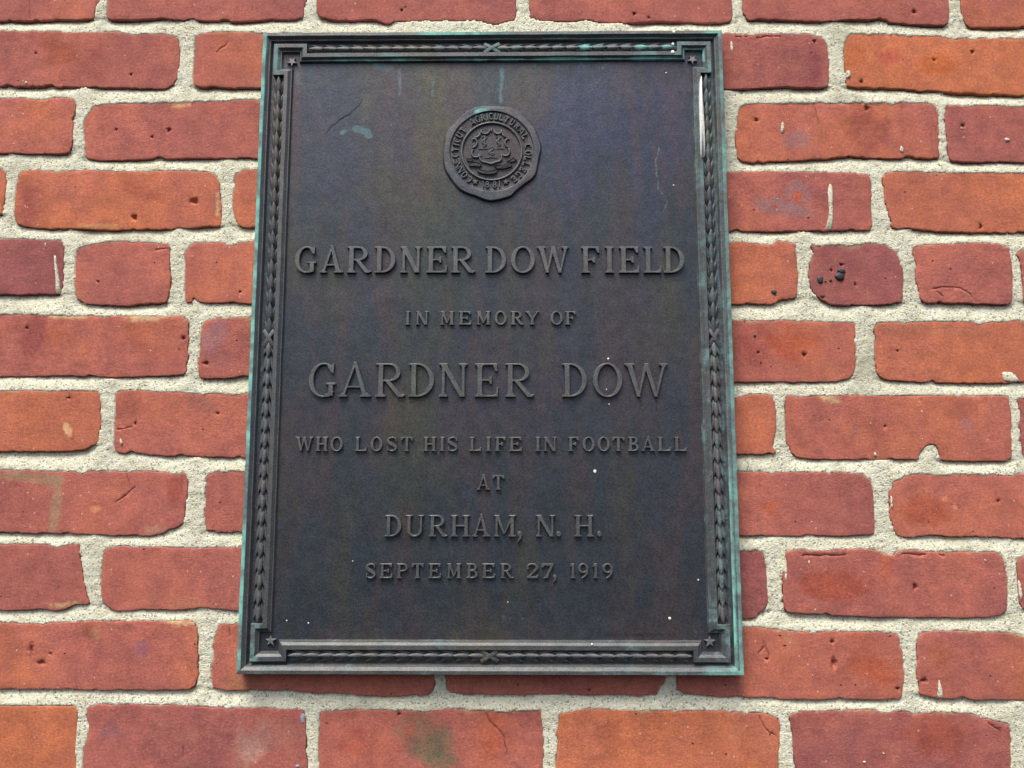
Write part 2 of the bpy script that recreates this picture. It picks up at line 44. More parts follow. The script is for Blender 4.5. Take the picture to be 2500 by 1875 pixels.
STAINS = [(-51.3, -355.5, 19.3, 20.5, 0, (122, 116, 92), 0.85),(-66.3, -343.6, 20.5, 12.0, -20, (150, 110, 90), 0.6),(-43.2, -372.8, 15.8, 8.6, 0, (122, 114, 92), 0.7),(-69.9, -348.0, 4.3, 4.1, 0, (196, 106, 88), 0.9),(-207.8, -360.4, 17.1, 21.6, 10, (205, 160, 145), 0.75),(-185.3, -351.6, 28.5, 13.0, 0, (190, 130, 115), 0.35),(-334.1, -348.8, 10.3, 6.5, 0, (165, 110, 115), 0.6),(291.9, 194.0, 13.6, 9.1, -20, (172, 124, 122), 0.7),(275.5, 126.8, 28.1, 7.6, 10, (170, 128, 128), 0.8),(290.9, 142.1, 12.3, 11.5, 40, (170, 128, 128), 0.7),(289.5, 137.6, 5.5, 5.7, 0, (198, 106, 80), 1.0),(268.5, 128.1, 3.1, 3.2, 0, (198, 106, 80), 1.0),(-259.2, 3.0, 10.9, 18.4, 30, (175, 125, 130), 0.7),(-252.1, -17.9, 12.1, 9.8, 0, (165, 105, 105), 0.4),(-396.3, -155.5, 5.0, 22.1, 4, (184, 146, 116), 0.9),(-428.2, -126.8, 39.4, 4.5, 6, (182, 146, 116), 0.8),(-398.1, -130.9, 9.5, 7.1, 0, (182, 146, 116), 0.8),(-360.0, -156.1, 4.3, 3.3, 0, (235, 160, 110), 1.0),(-390.7, -83.3, 3.4, 6.6, -30, (245, 195, 150), 1.0),(-310.7, -279.1, 7.0, 6.7, 0, (170, 110, 125), 0.6),(310.5, 273.0, 15.0, 26.6, 0, (140, 70, 75), 0.55),(359.5, 209.3, 23.5, 29.9, 0, (150, 72, 72), 0.55),(385.8, 277.9, 11.2, 8.0, 0, (200, 90, 80), 0.6),(-443.4, 133.2, 15.0, 25.7, 0, (150, 75, 75), 0.6),(-334.4, 144.4, 24.9, 7.7, 20, (170, 85, 70), 0.4),(245.8, -12.6, 26.3, 24.2, 10, (165, 70, 68), 0.5),(278.4, -4.1, 27.5, 18.2, 0, (196, 90, 52), 0.5),(-421.8, 285.3, 25.6, 20.2, 0, (172, 88, 55), 0.5),(-393.1, 277.0, 17.9, 22.9, 0, (150, 78, 72), 0.45),(350.8, 278.1, 11.3, 13.3, 0, (190, 105, 60), 0.5),(431.4, 269.7, 18.7, 12.0, 0, (215, 110, 45), 0.5),(434.3, -79.1, 7.1, 4.7, 30, (180, 125, 120), 0.7),(333.9, -85.0, 4.7, 5.9, 0, (165, 110, 105), 0.5),(252.1, -154.7, 5.8, 6.9, 0, (205, 105, 65), 0.6),(261.5, -151.8, 3.5, 2.3, 0, (210, 112, 70), 0.6),(409.7, -147.1, 2.1, 2.5, 0, (240, 150, 110), 1.0),(418.6, -152.9, 1.4, 1.8, 0, (240, 165, 120), 1.0),(447.9, -3.2, 3.3, 3.4, 0, (205, 130, 95), 0.8),(406.5, -17.7, 19.0, 7.3, 20, (190, 115, 85), 0.4),(391.6, -157.5, 23.2, 13.8, 0, (178, 85, 50), 0.5),(306.9, -223.0, 34.5, 13.5, 0, (185, 82, 50), 0.5),(353.9, -205.9, 6.9, 17.0, 10, (200, 105, 80), 0.5),(337.4, -295.4, 22.7, 12.1, 20, (190, 88, 52), 0.5),(332.9, -273.3, 18.2, 7.8, 10, (190, 105, 80), 0.4),(396.1, -282.1, 17.0, 16.5, 0, (185, 105, 65), 0.5),(396.1, -349.8, 39.3, 21.5, 0, (178, 85, 55), 0.5),(103.5, -350.7, 17.0, 21.6, 0, (160, 88, 72), 0.4),(2.0, -356.4, 19.3, 24.8, 20, (205, 100, 60), 0.5),(-111.5, -360.1, 28.4, 16.2, 0, (190, 95, 68), 0.4),(-405.6, 6.9, 17.1, 19.7, 0, (180, 98, 62), 0.5),(-328.4, 0.6, 18.3, 22.1, 0, (182, 100, 75), 0.45),(-429.8, 3.3, 11.0, 22.1, 8, (150, 70, 72), 0.5),(-268.2, -59.4, 14.4, 7.2, 20, (160, 105, 98), 0.6),(-334.3, -63.0, 16.9, 10.8, 0, (160, 90, 75), 0.4),(-221.5, -305.6, 19.6, 7.7, -10, (170, 120, 90), 0.6),(-288.2, -136.8, 8.3, 14.1, 0, (165, 78, 68), 0.5),(-357.0, -263.5, 11.6, 6.7, 30, (165, 95, 65), 0.5),(252.6, 300.2, 7.6, 5.4, 0, (185, 95, 75), 0.3),(402.3, 9.1, 59.7, 4.9, 4, (190, 125, 95), 0.45),(311.7, -55.8, 9.5, 3.4, 10, (225, 190, 140), 0.8),(-276.0, -256.6, 15.1, 1.8, 2, (235, 200, 150), 0.8),(-382.0, -240.4, 12.9, 1.6, -3, (235, 195, 140), 0.9),(-271.0, -239.1, 29.2, 3.4, 8, (195, 130, 100), 0.5),(-398.2, 22.8, 17.1, 1.7, 2, (230, 190, 140), 0.9),(-327.1, 21.0, 18.3, 2.2, 0, (230, 195, 150), 0.9),(-301.6, 232.1, 8.8, 1.9, -4, (225, 185, 130), 0.8),(-372.1, 111.2, 27.3, 2.0, 2, (225, 175, 120), 0.7),(-261.6, 132.6, 2.0, 15.4, -3, (235, 200, 150), 0.8),(-303.9, -173.5, 10.6, 3.5, 0, (205, 160, 135), 0.5),(-352.2, -265.8, 4.7, 6.7, -20, (205, 150, 120), 0.6)]
PITS = [(-363.9, 207.9, 1.26, 1.32),(-312.8, 207.2, 1.89, 1.98),(-328.6, 200.3, 1.26, 1.32),(-447.8, 286.5, 1.02, 0.95),(-352.8, 264.0, 1.14, 1.21),(-284.1, 135.2, 4.23, 2.83),(-340.7, 119.4, 2.73, 2.56),(-435.9, 12.3, 1.22, 1.11),(-287.7, 2.2, 1.7, 1.72),(-265.3, -21.5, 2.66, 1.47),(-236.4, 46.3, 1.1, 1.0),(-371.4, 56.7, 1.23, 1.0),(-328.3, -77.6, 0.96, 1.44),(-252.2, -68.4, 1.44, 0.96),(-391.6, -53.8, 1.57, 0.97),(-399.3, -291.1, 3.25, 1.78),(-391.7, -283.6, 0.93, 1.01),(-409.4, -279.9, 0.93, 5.03),(254.4, 214.8, 1.86, 1.84),(360.4, 226.4, 2.23, 2.63),(313.4, 294.7, 1.76, 1.61),(465.4, 282.8, 1.62, 1.87),(356.9, 253.1, 1.87, 1.86),(411.8, 324.7, 2.01, 2.17),(450.8, 207.6, 1.73, 1.3),(428.0, 274.8, 1.25, 1.33),(247.0, -12.2, 1.08, 1.09),(289.5, -14.5, 2.03, 1.7),(328.3, 71.3, 1.94, 1.12),(318.6, 66.1, 0.97, 1.75),(340.0, 52.1, 0.96, 1.12),(376.0, -11.0, 0.95, 1.09),(460.8, 107.8, 1.33, 2.78),(308.0, 39.4, 2.89, 1.48),(360.0, -80.8, 1.18, 0.95),(457.8, -148.5, 1.39, 1.16),(378.1, -224.2, 1.95, 2.93),(302.2, -271.7, 1.71, 1.33),(303.0, -290.0, 2.27, 4.96),(244.5, -286.6, 1.6, 0.88),(381.0, -304.7, 3.4, 1.1),(357.7, -311.5, 1.81, 1.09),(-89.2, 329.9, 1.4, 1.37),(139.1, 325.0, 1.65, 1.77),(153.5, 320.7, 1.14, 0.95),(-79.8, -334.2, 1.48, 1.53),(87.6, -313.7, 1.03, 1.32)]
CRACKS = [[(-341.5, -149.7),(-334.1, -144.4),(-328.4, -139.7),(-323.9, -135.6)], [(-332.4, -122.6),(-332.1, -128.5),(-329.9, -135.0)], [(-4.3, -331.4),(-1.5, -336.9),(2.0, -342.3),(7.7, -347.2),(12.2, -353.2),(13.4, -360.7),(15.4, -368.3)], [(309.4, 229.3),(311.3, 224.0),(313.3, 214.8),(313.9, 209.5)], [(412.0, 47.8),(422.9, 49.7),(434.9, 49.0),(443.0, 45.3),(448.5, 38.5)], [(415.4, 44.7),(419.8, 39.8)], [(242.2, -272.4),(243.2, -275.7),(245.9, -280.2),(246.9, -284.0)], [(243.2, -275.7),(237.3, -281.3)], [(279.3, -196.6),(290.9, -197.1),(302.4, -196.8),(317.5, -195.9)], [(366.1, -195.6),(383.3, -196.2),(392.6, -195.1),(406.4, -196.1)], [(-270.2, -362.8),(-268.9, -366.0),(-269.1, -369.8)], [(235.3, -334.6),(239.0, -341.6),(243.2, -348.6),(249.8, -351.3)], [(-268.2, 287.8),(-263.9, 291.1),(-260.2, 293.8),(-259.7, 297.9)], [(-318.0, 86.6),(-311.3, 88.7),(-306.4, 89.3)], [(-346.2, -83.4),(-339.1, -82.8),(-331.9, -81.6)], [(-233.1, -258.8),(-232.6, -263.3),(-232.2, -267.8)], [(432.9, -337.8),(439.2, -343.2),(444.6, -346.4)], [(238.7, 300.0),(257.6, 298.8),(271.5, 299.4),(282.8, 301.1)], [(-458.2, 342.9),(-457.3, 334.6),(-455.9, 323.6)]]
SMEARS = [[(279.2, 213.4),(280.4, 207.1),(279.9, 201.9),(278.0, 200.8),(276.9, 203.8),(277.7, 209.1)], [(391.3, 188.1),(393.2, 182.5),(391.7, 180.8),(389.4, 182.5),(390.0, 186.4)], [(321.0, 152.2),(323.1, 149.6),(323.6, 141.9),(322.8, 130.4),(322.6, 120.3),(321.1, 104.8),(315.1, 105.1),(316.6, 111.4),(319.3, 121.5),(318.7, 134.3),(318.6, 145.8)], [(-415.5, 83.9),(-413.5, 82.7),(-411.6, 73.2),(-408.8, 60.6),(-406.5, 45.2),(-410.8, 44.9),(-411.3, 55.5),(-412.9, 65.6)], [(-424.1, 95.4),(-422.8, 90.9),(-423.9, 89.4),(-424.7, 92.2)], [(393.8, -302.4),(395.1, -306.3),(396.5, -312.8),(396.4, -319.6),(391.3, -319.6),(392.4, -312.8)], [(284.9, -199.4),(286.2, -203.1),(284.9, -205.3),(283.8, -204.6)], [(263.3, -193.5),(265.1, -199.2),(265.5, -208.3),(265.2, -217.4),(264.5, -225.3),(263.3, -225.8),(262.3, -220.8),(262.6, -208.3),(263.2, -200.3)], [(342.8, 264.2),(346.0, 264.2),(346.8, 260.8),(346.2, 257.5),(342.7, 255.8),(342.4, 260.8)], [(469.3, -30.5),(478.0, -30.7),(482.4, -34.1),(485.5, -39.5),(478.4, -40.5),(470.8, -38.9)], [(393.9, -65.8),(395.0, -67.2),(394.2, -69.0),(393.3, -67.8)], [(349.5, -103.9),(350.9, -106.8),(349.6, -108.4),(348.5, -106.8)], [(-341.2, -91.1),(-338.7, -95.9),(-339.9, -97.9),(-341.4, -95.3)], [(232.6, 297.0),(234.2, 292.2),(234.2, 284.8),(232.4, 282.8),(231.3, 288.2),(231.5, 294.3)], [(447.6, 205.6),(450.0, 205.6),(450.8, 203.9),(449.0, 203.3)], [(489.5, 195.0),(493.0, 195.0),(494.6, 192.8),(491.4, 191.2),(489.7, 192.8)], [(-456.7, 256.9),(-454.8, 257.8),(-453.3, 255.8),(-454.6, 254.2)], [(441.3, -199.2),(443.5, -201.3),(442.6, -202.2),(441.5, -201.3)], [(324.1, -372.1),(326.4, -372.0),(326.0, -373.7),(324.3, -373.4)], [(341.3, -364.5),(343.0, -365.6),(342.1, -366.7)], [(469.8, -217.1),(471.9, -220.5),(472.7, -231.7),(471.2, -236.2),(469.8, -231.7)], [(361.6, -143.1),(362.6, -146.0),(362.0, -150.6),(363.3, -154.6),(361.3, -155.2),(360.7, -149.4)], [(287.9, -242.7),(289.6, -243.3),(289.2, -245.3),(288.1, -245.0)]]
TARS = [(307.6, 56.4, 2.9, 4.23, 'tar'),(327.3, 64.6, 3.87, 2.74, 'tar'),(325.9, 59.6, 4.59, 3.73, 'tar'),(317.2, 55.9, 1.45, 1.24, 'tar'),(312.4, 55.2, 0.72, 0.75, 'tar'),(264.0, 44.9, 2.65, 2.23, 'tar'),(244.6, 3.5, 1.44, 1.22, 'tar'),(249.0, -21.5, 1.07, 0.97, 'tar'),(-164.5, -337.9, 2.29, 4.91, 'lime'),(-167.7, -377.9, 2.04, 1.29, 'lime')]
LETTERS = [('G', -182.68, 20.27, 61.38, 25.01, 0.17, 0.065),('A', -159.36, 22.16, 61.31, 25.0, 0.17, 0.065),('R', -134.14, 22.53, 61.25, 24.99, 0.17, 0.065),('D', -108.18, 19.46, 61.18, 24.98, 0.17, 0.065),('N', -84.52, 20.21, 61.12, 24.98, 0.17, 0.065),('E', -60.12, 19.43, 61.05, 24.97, 0.17, 0.065),('R', -37.26, 22.09, 60.99, 24.96, 0.17, 0.065),('D', -5.28, 19.4, 60.79, 25.06, 0.17, 0.065),('O', 18.31, 22.43, 60.72, 25.05, 0.17, 0.065),('W', 42.64, 29.63, 60.64, 25.04, 0.17, 0.065),('F', 83.47, 18.03, 60.55, 25.03, 0.17, 0.065),('I', 105.29, 9.1, 60.5, 25.02, 0.17, 0.065),('E', 118.56, 18.95, 60.46, 25.02, 0.17, 0.065),('L', 141.31, 16.67, 60.4, 25.01, 0.17, 0.065),('D', 159.87, 19.31, 60.34, 25.0, 0.17, 0.065),('I', -79.38, 5.55, 12.06, 12.7, 0.2, 0.09),('N', -69.18, 11.71, 12.04, 12.7, 0.2, 0.09),('M', -46.52, 12.83, 11.99, 12.69, 0.2, 0.09),('E', -29.54, 11.69, 11.96, 12.69, 0.2, 0.09),('M', -13.32, 13.2, 11.93, 12.69, 0.2, 0.09),('O', 3.49, 11.08, 11.89, 12.68, 0.2, 0.09),('R', 18.34, 11.68, 11.86, 12.68, 0.2, 0.09),('Y', 31.52, 13.18, 11.84, 12.68, 0.2, 0.09),('O', 54.87, 11.29, 11.79, 12.67, 0.2, 0.09),('F', 68.41, 10.16, 11.77, 12.67, 0.2, 0.09),('G', -166.03, 24.97, -54.78, 30.9, 0.14, 0.05),('A', -138.66, 29.78, -54.81, 30.88, 0.14, 0.05),('R', -104.95, 26.57, -54.85, 30.87, 0.14, 0.05),('D', -74.79, 23.33, -54.87, 30.86, 0.14, 0.05),('N', -46.97, 26.0, -54.9, 30.84, 0.14, 0.05),('E', -14.62, 21.8, -54.94, 30.83, 0.14, 0.05),('R', 13.15, 25.96, -54.97, 30.82, 0.14, 0.05),('D', 64.97, 22.64, -55.02, 30.79, 0.14, 0.05),('O', 93.09, 26.61, -55.05, 30.78, 0.14, 0.05),('W', 121.85, 39.48, -55.09, 30.76, 0.14, 0.05),('W', -176.35, 15.94, -104.1, 12.85, 0.19, 0.09),('H', -158.06, 11.24, -104.1, 12.84, 0.19, 0.09),('O', -144.64, 11.32, -104.11, 12.84, 0.19, 0.09),('L', -122.42, 10.89, -104.11, 12.84, 0.19, 0.09),('O', -108.18, 10.64, -104.12, 12.84, 0.19, 0.09),('S', -93.77, 9.46, -104.12, 12.83, 0.19, 0.09),('T', -81.05, 11.13, -104.13, 12.83, 0.19, 0.09),('H', -60.3, 11.46, -104.13, 12.83, 0.19, 0.09),('I', -45.83, 4.77, -104.14, 12.82, 0.19, 0.09),('S', -38.72, 9.11, -104.14, 12.82, 0.19, 0.09),('L', -18.91, 10.69, -104.15, 12.82, 0.19, 0.09),('I', -3.88, 4.34, -104.15, 12.82, 0.19, 0.09),('F', 4.13, 10.02, -104.15, 12.81, 0.19, 0.09),('E', 17.07, 11.52, -104.16, 12.81, 0.19, 0.09),('I', 40.02, 5.84, -104.16, 12.81, 0.19, 0.09),('N', 47.94, 11.76, -104.17, 12.81, 0.19, 0.09),('F', 70.12, 10.17, -104.18, 12.8, 0.19, 0.09),('O', 83.2, 10.83, -104.18, 12.8, 0.19, 0.09),('O', 96.69, 10.82, -104.18, 12.8, 0.19, 0.09),('T', 109.85, 10.99, -104.19, 12.8, 0.19, 0.09),('B', 123.99, 9.73, -104.19, 12.79, 0.19, 0.09),('A', 135.89, 12.39, -104.2, 12.79, 0.19, 0.09),('L', 150.61, 11.89, -104.2, 12.79, 0.19, 0.09),('L', 165.58, 11.38, -104.21, 12.78, 0.19, 0.09),('A', -12.13, 12.27, -138.7, 13.14, 0.17, 0.09),('T', 1.79, 10.94, -138.69, 13.14, 0.17, 0.09),('D', -93.69, 14.73, -180.08, 19.0, 0.16, 0.07),('U', -75.47, 16.58, -180.06, 18.99, 0.16, 0.07),('R', -54.53, 16.13, -180.05, 18.99, 0.16, 0.07),('H', -35.12, 16.89, -180.03, 18.98, 0.16, 0.07),('A', -16.06, 16.33, -180.02, 18.98, 0.16, 0.07),('M', 3.32, 19.48, -180.0, 18.97, 0.16, 0.07),(',', 23.89, 4.68, -179.99, 18.97, 0.16, 0.07),('N', 40.86, 17.07, -179.97, 18.96, 0.16, 0.07),('.', 58.8, 4.35, -179.96, 18.96, 0.16, 0.07),('H', 75.09, 17.05, -179.95, 18.95, 0.16, 0.07),('.', 95.08, 4.13, -179.94, 18.95, 0.16, 0.07),('S', -110.02, 8.68, -216.41, 12.8, 0.18, 0.09),('E', -97.55, 11.38, -216.39, 12.8, 0.18, 0.09),('P', -82.6, 9.97, -216.37, 12.8, 0.18, 0.09),('T', -69.38, 10.61, -216.36, 12.79, 0.18, 0.09),('E', -54.21, 11.04, -216.34, 12.79, 0.18, 0.09),('M', -37.98, 12.66, -216.31, 12.79, 0.18, 0.09),('B', -20.66, 9.95, -216.29, 12.79, 0.18, 0.09),('E', -6.82, 11.57, -216.27, 12.78, 0.18, 0.09),('R', 9.29, 11.13, -216.25, 12.78, 0.18, 0.09),('2', 32.3, 10.58, -216.23, 12.78, 0.18, 0.09),('7', 45.26, 10.8, -216.21, 12.77, 0.18, 0.09),(',', 55.52, 3.45, -216.2, 12.77, 0.18, 0.09),('1', 70.62, 4.85, -216.18, 12.77, 0.18, 0.09),('9', 77.96, 9.06, -216.17, 12.77, 0.18, 0.09),('1', 90.79, 4.64, -216.15, 12.77, 0.18, 0.09),('9', 99.42, 9.16, -216.14, 12.76, 0.18, 0.09)]
MEDAL = [(-3.9, 224.6),(3.4, 224.3),(10.1, 223.8),(18.0, 222.8),(26.0, 218.6),(30.8, 214.1),(36.9, 207.3),(41.4, 202.2),(43.5, 195.2),(46.5, 187.5),(47.2, 181.1),(45.3, 173.5),(43.4, 163.4),(42.2, 156.5),(38.0, 150.9),(30.7, 145.9),(24.1, 140.2),(18.7, 134.6),(11.5, 132.2),(5.5, 130.8),(-0.5, 129.8),(-7.8, 131.6),(-14.4, 134.8),(-22.2, 137.3),(-29.5, 141.1),(-34.4, 146.7),(-38.6, 152.4),(-43.6, 160.6),(-45.5, 168.9),(-45.8, 176.5),(-45.0, 186.6),(-44.2, 194.3),(-41.3, 201.3),(-34.3, 207.7),(-28.3, 215.3),(-22.8, 219.8),(-15.5, 223.3),(-10.6, 224.4)]
STREAK = [(198.8, 253.3),(198.9, 237.0),(199.5, 217.6),(200.2, 198.3),(199.8, 172.7),(198.1, 169.5),(196.8, 171.4),(196.8, 198.3),(196.7, 217.6),(197.0, 234.4),(198.0, 247.5)]
SPECKS = [(174.35, 296.11, 1.73, 16.2),(173.36, 284.51, 1.36, 14.5),(172.88, 276.48, 1.85, 14.7),(107.54, -19.58, 1.05, 9.6),(128.91, -32.83, 1.49, 11.8),(94.07, -122.19, 1.47, 9.6),(158.07, -250.69, 1.29, 9.6),(89.18, -272.24, 0.89, 14.6),(184.0, -217.56, 0.72, 9.6),(171.36, 145.56, 0.77, 9.6),(167.1, 257.88, 0.78, 9.6),(-159.91, -255.18, 0.65, 9.6),(-177.85, -252.46, 0.58, 14.6),(105.48, -47.93, 0.6, 9.6),(107.66, -61.44, 0.63, 9.6),(-122.19, -201.61, 0.55, 9.6),(15.92, -236.94, 0.54, 9.6)]
CRACK_LINE = [(-159.4, 193.1),(-157.1, 199.6),(-152.9, 205.4),(-148.1, 209.3),(-143.8, 213.2),(-140.8, 215.2),(-135.9, 218.0),(-132.3, 221.6),(-127.4, 226.2),(-125.0, 229.5),(-122.6, 234.0)]
FIELD_MARKS = [([(-87.8, 267.6),(-88.5, 235.9)], 2.88, 0.6),([(-89.7, 233.3),(-90.6, 213.7)], 1.8, 0.45),([(-56.0, 266.0),(-56.2, 236.4)], 3.24, 0.4),([(9.5, 263.0),(8.7, 228.8)], 2.88, 0.75),([(-112.2, 266.4),(-99.6, 263.6)], 7.2, 0.7),([(-108.3, 259.7),(-106.9, 254.4)], 2.16, 0.4),([(-129.4, 203.4),(-119.4, 200.8),(-116.2, 196.9)], 4.68, 1.25),([(-142.8, 198.3),(-139.2, 200.9)], 2.52, 0.8),([(-189.6, 262.8),(-186.9, 254.9),(-180.2, 241.6)], 7.92, 0.35),([(-169.2, 249.5),(-168.1, 195.8)], 0.72, 0.4),([(-175.9, 225.8),(-176.8, 194.6)], 0.72, 0.3),([(158.9, 184.0),(155.5, 169.9),(156.4, 155.8),(155.5, 141.9),(162.0, 135.5),(164.9, 127.9),(162.2, 119.1)], 1.26, 0.6),([(64.0, 205.1),(70.2, 209.0),(86.1, 201.8),(91.0, 200.4)], 1.08, 0.6),([(42.0, 269.5),(42.0, 265.5)], 1.8, 0.5),([(63.5, 269.3),(63.8, 260.1)], 1.44, 0.5),([(75.0, 269.3),(75.0, 265.3)], 1.08, 0.5),([(86.9, 269.2),(86.8, 266.6)], 1.08, 0.5),([(106.7, 263.8),(110.5, 267.8)], 3.24, 0.5),([(151.9, 232.0),(160.5, 226.8),(165.3, 221.5)], 1.44, 0.3),([(108.3, 201.0),(114.3, 193.2),(112.9, 181.6)], 1.8, 0.3),([(-22.6, -248.2),(-11.7, -252.7),(-7.1, -257.1)], 2.52, 0.35),([(0.8, -250.4),(6.5, -247.1),(12.2, -251.5),(12.3, -259.3)], 1.44, 0.4),([(17.9, -250.4),(30.5, -252.6)], 3.24, 0.3),([(11.8, -250.4),(18.6, -252.6)], 2.88, 0.4),([(81.3, -250.3),(88.1, -254.7)], 2.88, 0.3),([(125.7, -252.4),(149.6, -250.2)], 3.6, 0.25),([(-93.2, 189.0),(-95.2, 163.3)], 0.72, 0.4),([(-146.2, 229.6),(-143.6, 227.0)], 1.44, 0.5),([(-95.4, 208.5),(-96.0, 204.6)], 1.44, 0.4)]
TINY = [(93.5, -265.5),(164.5, -265.4),(93.6, -262.6)]

# ------------------------------------------------------------------ numeric helpers
def hash01(ix, iy, seed):
    n = (ix.astype(np.int64)*374761393 + iy.astype(np.int64)*668265263 + seed*1274126177) & 0xffffffff
    n = ((n ^ (n >> 13))*1274126177) & 0xffffffff
    n = n ^ (n >> 16)
    return (n & 0xffffff)/float(0xffffff)
def vnoise(x, y, seed=0):
    ix = np.floor(x); iy = np.floor(y); fx = x-ix; fy = y-iy
    fx = fx*fx*(3-2*fx); fy = fy*fy*(3-2*fy); ix = ix.astype(np.int64); iy = iy.astype(np.int64)
    a = hash01(ix, iy, seed); b = hash01(ix+1, iy, seed); c = hash01(ix, iy+1, seed); d = hash01(ix+1, iy+1, seed)
    return (a*(1-fx)+b*fx)*(1-fy) + (c*(1-fx)+d*fx)*fy
def fbm(x, y, scale, seed=0, octv=4, gain=.5):
    x = np.asarray(x, float)/scale; y = np.asarray(y, float)/scale; s = 0; a = 1; t = 0
    for k in range(octv):
        s = s + a*(vnoise(x, y, seed+k*17)-.5)*2; t += a; a *= gain; x = x*2.03+5.1; y = y*2.03+9.7
    return s/t
def lin(c):
    return tuple(((v/255)/12.92 if v/255 <= .04045 else ((v/255+.055)/1.055)**2.4) for v in c)
def smooth(a, b, x): t = np.clip((x-a)/(b-a), 0, 1); return t*t*(3-2*t)

# everything is measured in millimetres on the wall: x to the right, z up, h out of the brick faces
def W3(p): return Vector((p[0]*.001, -p[2]*.001, p[1]*.001))
def mk(name, verts, faces, mat, parent=None, smooth_=True, attrs=None, colors=None, origin=None):
    """verts: (x, z, h) in mm -> one mesh object, origin at its middle"""
    v = np.array(verts, float)
    w = np.stack([v[:, 0], -v[:, 2], v[:, 1]], 1)*.001
    if origin is None: c = (w.min(0)+w.max(0))/2
    else: c = np.array(W3(origin))
    w = w-c
    me = bpy.data.meshes.new(name); me.from_pydata(w.tolist(), [], faces)
    if smooth_: me.polygons.foreach_set('use_smooth', [True]*len(me.polygons))
    if attrs:
        for k, a in attrs.items():
            at = me.attributes.new(k, 'FLOAT', 'POINT'); at.data.foreach_set('value', np.asarray(a, np.float32))
    if colors is None and mat.name == 'bronze_field': colors = np.ones((len(v), 3))
    if colors is not None:
        at = me.attributes.new('tint', 'FLOAT_COLOR', 'POINT')
        at.data.foreach_set('color', np.concatenate([np.asarray(colors, np.float32), np.ones((len(v), 1), np.float32)], 1).ravel())
    me.materials.append(mat); me.update()
    o = bpy.data.objects.new(name, me); COL.objects.link(o)
    o.location = c
    if parent is not None: attach(o, parent)
    return o
def world_loc(o):
    l = Vector(o.location)
    while o.parent: o = o.parent; l += Vector(o.location)
    return l
def attach(o, parent):
    o.parent = parent; o.location = Vector(o.location) - world_loc(parent)
def empty(name, p):
    o = bpy.data.objects.new(name, None); COL.objects.link(o); o.location = W3(p); o.empty_display_size = .05
    return o

# ------------------------------------------------------------------ materials
class NT:
    def __init__(s, name):
        s.m = bpy.data.materials.new(name); s.m.use_nodes = True; s.t = s.m.node_tree; s.t.nodes.clear()
        s.out = s.n('ShaderNodeOutputMaterial'); s.b = s.n('ShaderNodeBsdfPrincipled'); s.l(s.b.outputs[0], s.out.inputs[0])
        g = s.n('ShaderNodeNewGeometry'); s.pos = g.outputs['Position']
    def n(s, t, **k):
        x = s.t.nodes.new(t)
        for a, b in k.items(): setattr(x, a, b)
        return x
    def l(s, a, b): s.t.links.new(a, b)
    def put(s, sock, v):
        if hasattr(v, 'default_value') or hasattr(v, 'is_output'): s.l(v, sock)
        else: sock.default_value = v
    def scaled(s, sx, sy, sz):
        m = s.n('ShaderNodeMapping'); s.l(s.pos, m.inputs[0]); m.inputs['Scale'].default_value = (sx, sy, sz); return m.outputs[0]
    def noise(s, scale, detail=3, rough=.5, vec=None, dist=0):
        x = s.n('ShaderNodeTexNoise'); s.l(vec or s.pos, x.inputs['Vector']); x.inputs['Scale'].default_value = scale
        x.inputs['Detail'].default_value = detail; x.inputs['Roughness'].default_value = rough; x.inputs['Distortion'].default_value = dist
        return x.outputs['Fac']
    def voro(s, scale, feature='F1', rand=1.0):
        x = s.n('ShaderNodeTexVoronoi', feature=feature); s.l(s.pos, x.inputs['Vector']); x.inputs['Scale'].default_value = scale
        x.inputs['Randomness'].default_value = rand; return x
    def ramp(s, f, a, b, lo=0., hi=1.):
        x = s.n('ShaderNodeMapRange', interpolation_type='SMOOTHSTEP'); s.put(x.inputs[0], f)
        x.inputs[1].default_value = a; x.inputs[2].default_value = b; x.inputs[3].default_value = lo; x.inputs[4].default_value = hi
        return x.outputs[0]
    def math(s, op, a, b=0.):
        x = s.n('ShaderNodeMath', operation=op); s.put(x.inputs[0], a); s.put(x.inputs[1], b); return x.outputs[0]
    def mix(s, f, a, b, mode='MIX'):
        x = s.n('ShaderNodeMix', data_type='RGBA', blend_type=mode); s.put(x.inputs[0], f)
        s.put(x.inputs[6], a if not isinstance(a, tuple) else (*a, 1)); s.put(x.inputs[7], b if not isinstance(b, tuple) else (*b, 1)); return x.outputs[2]
    def attr(s, name):
        x = s.n('ShaderNodeAttribute'); x.attribute_name = name; return x
    def bump(s, h, dist, strength=1.0, normal=None):
        x = s.n('ShaderNodeBump'); s.put(x.inputs['Height'], h); x.inputs['Distance'].default_value = dist; x.inputs['Strength'].default_value = strength
        if normal is not None: s.l(normal, x.inputs['Normal'])
        return x.outputs[0]

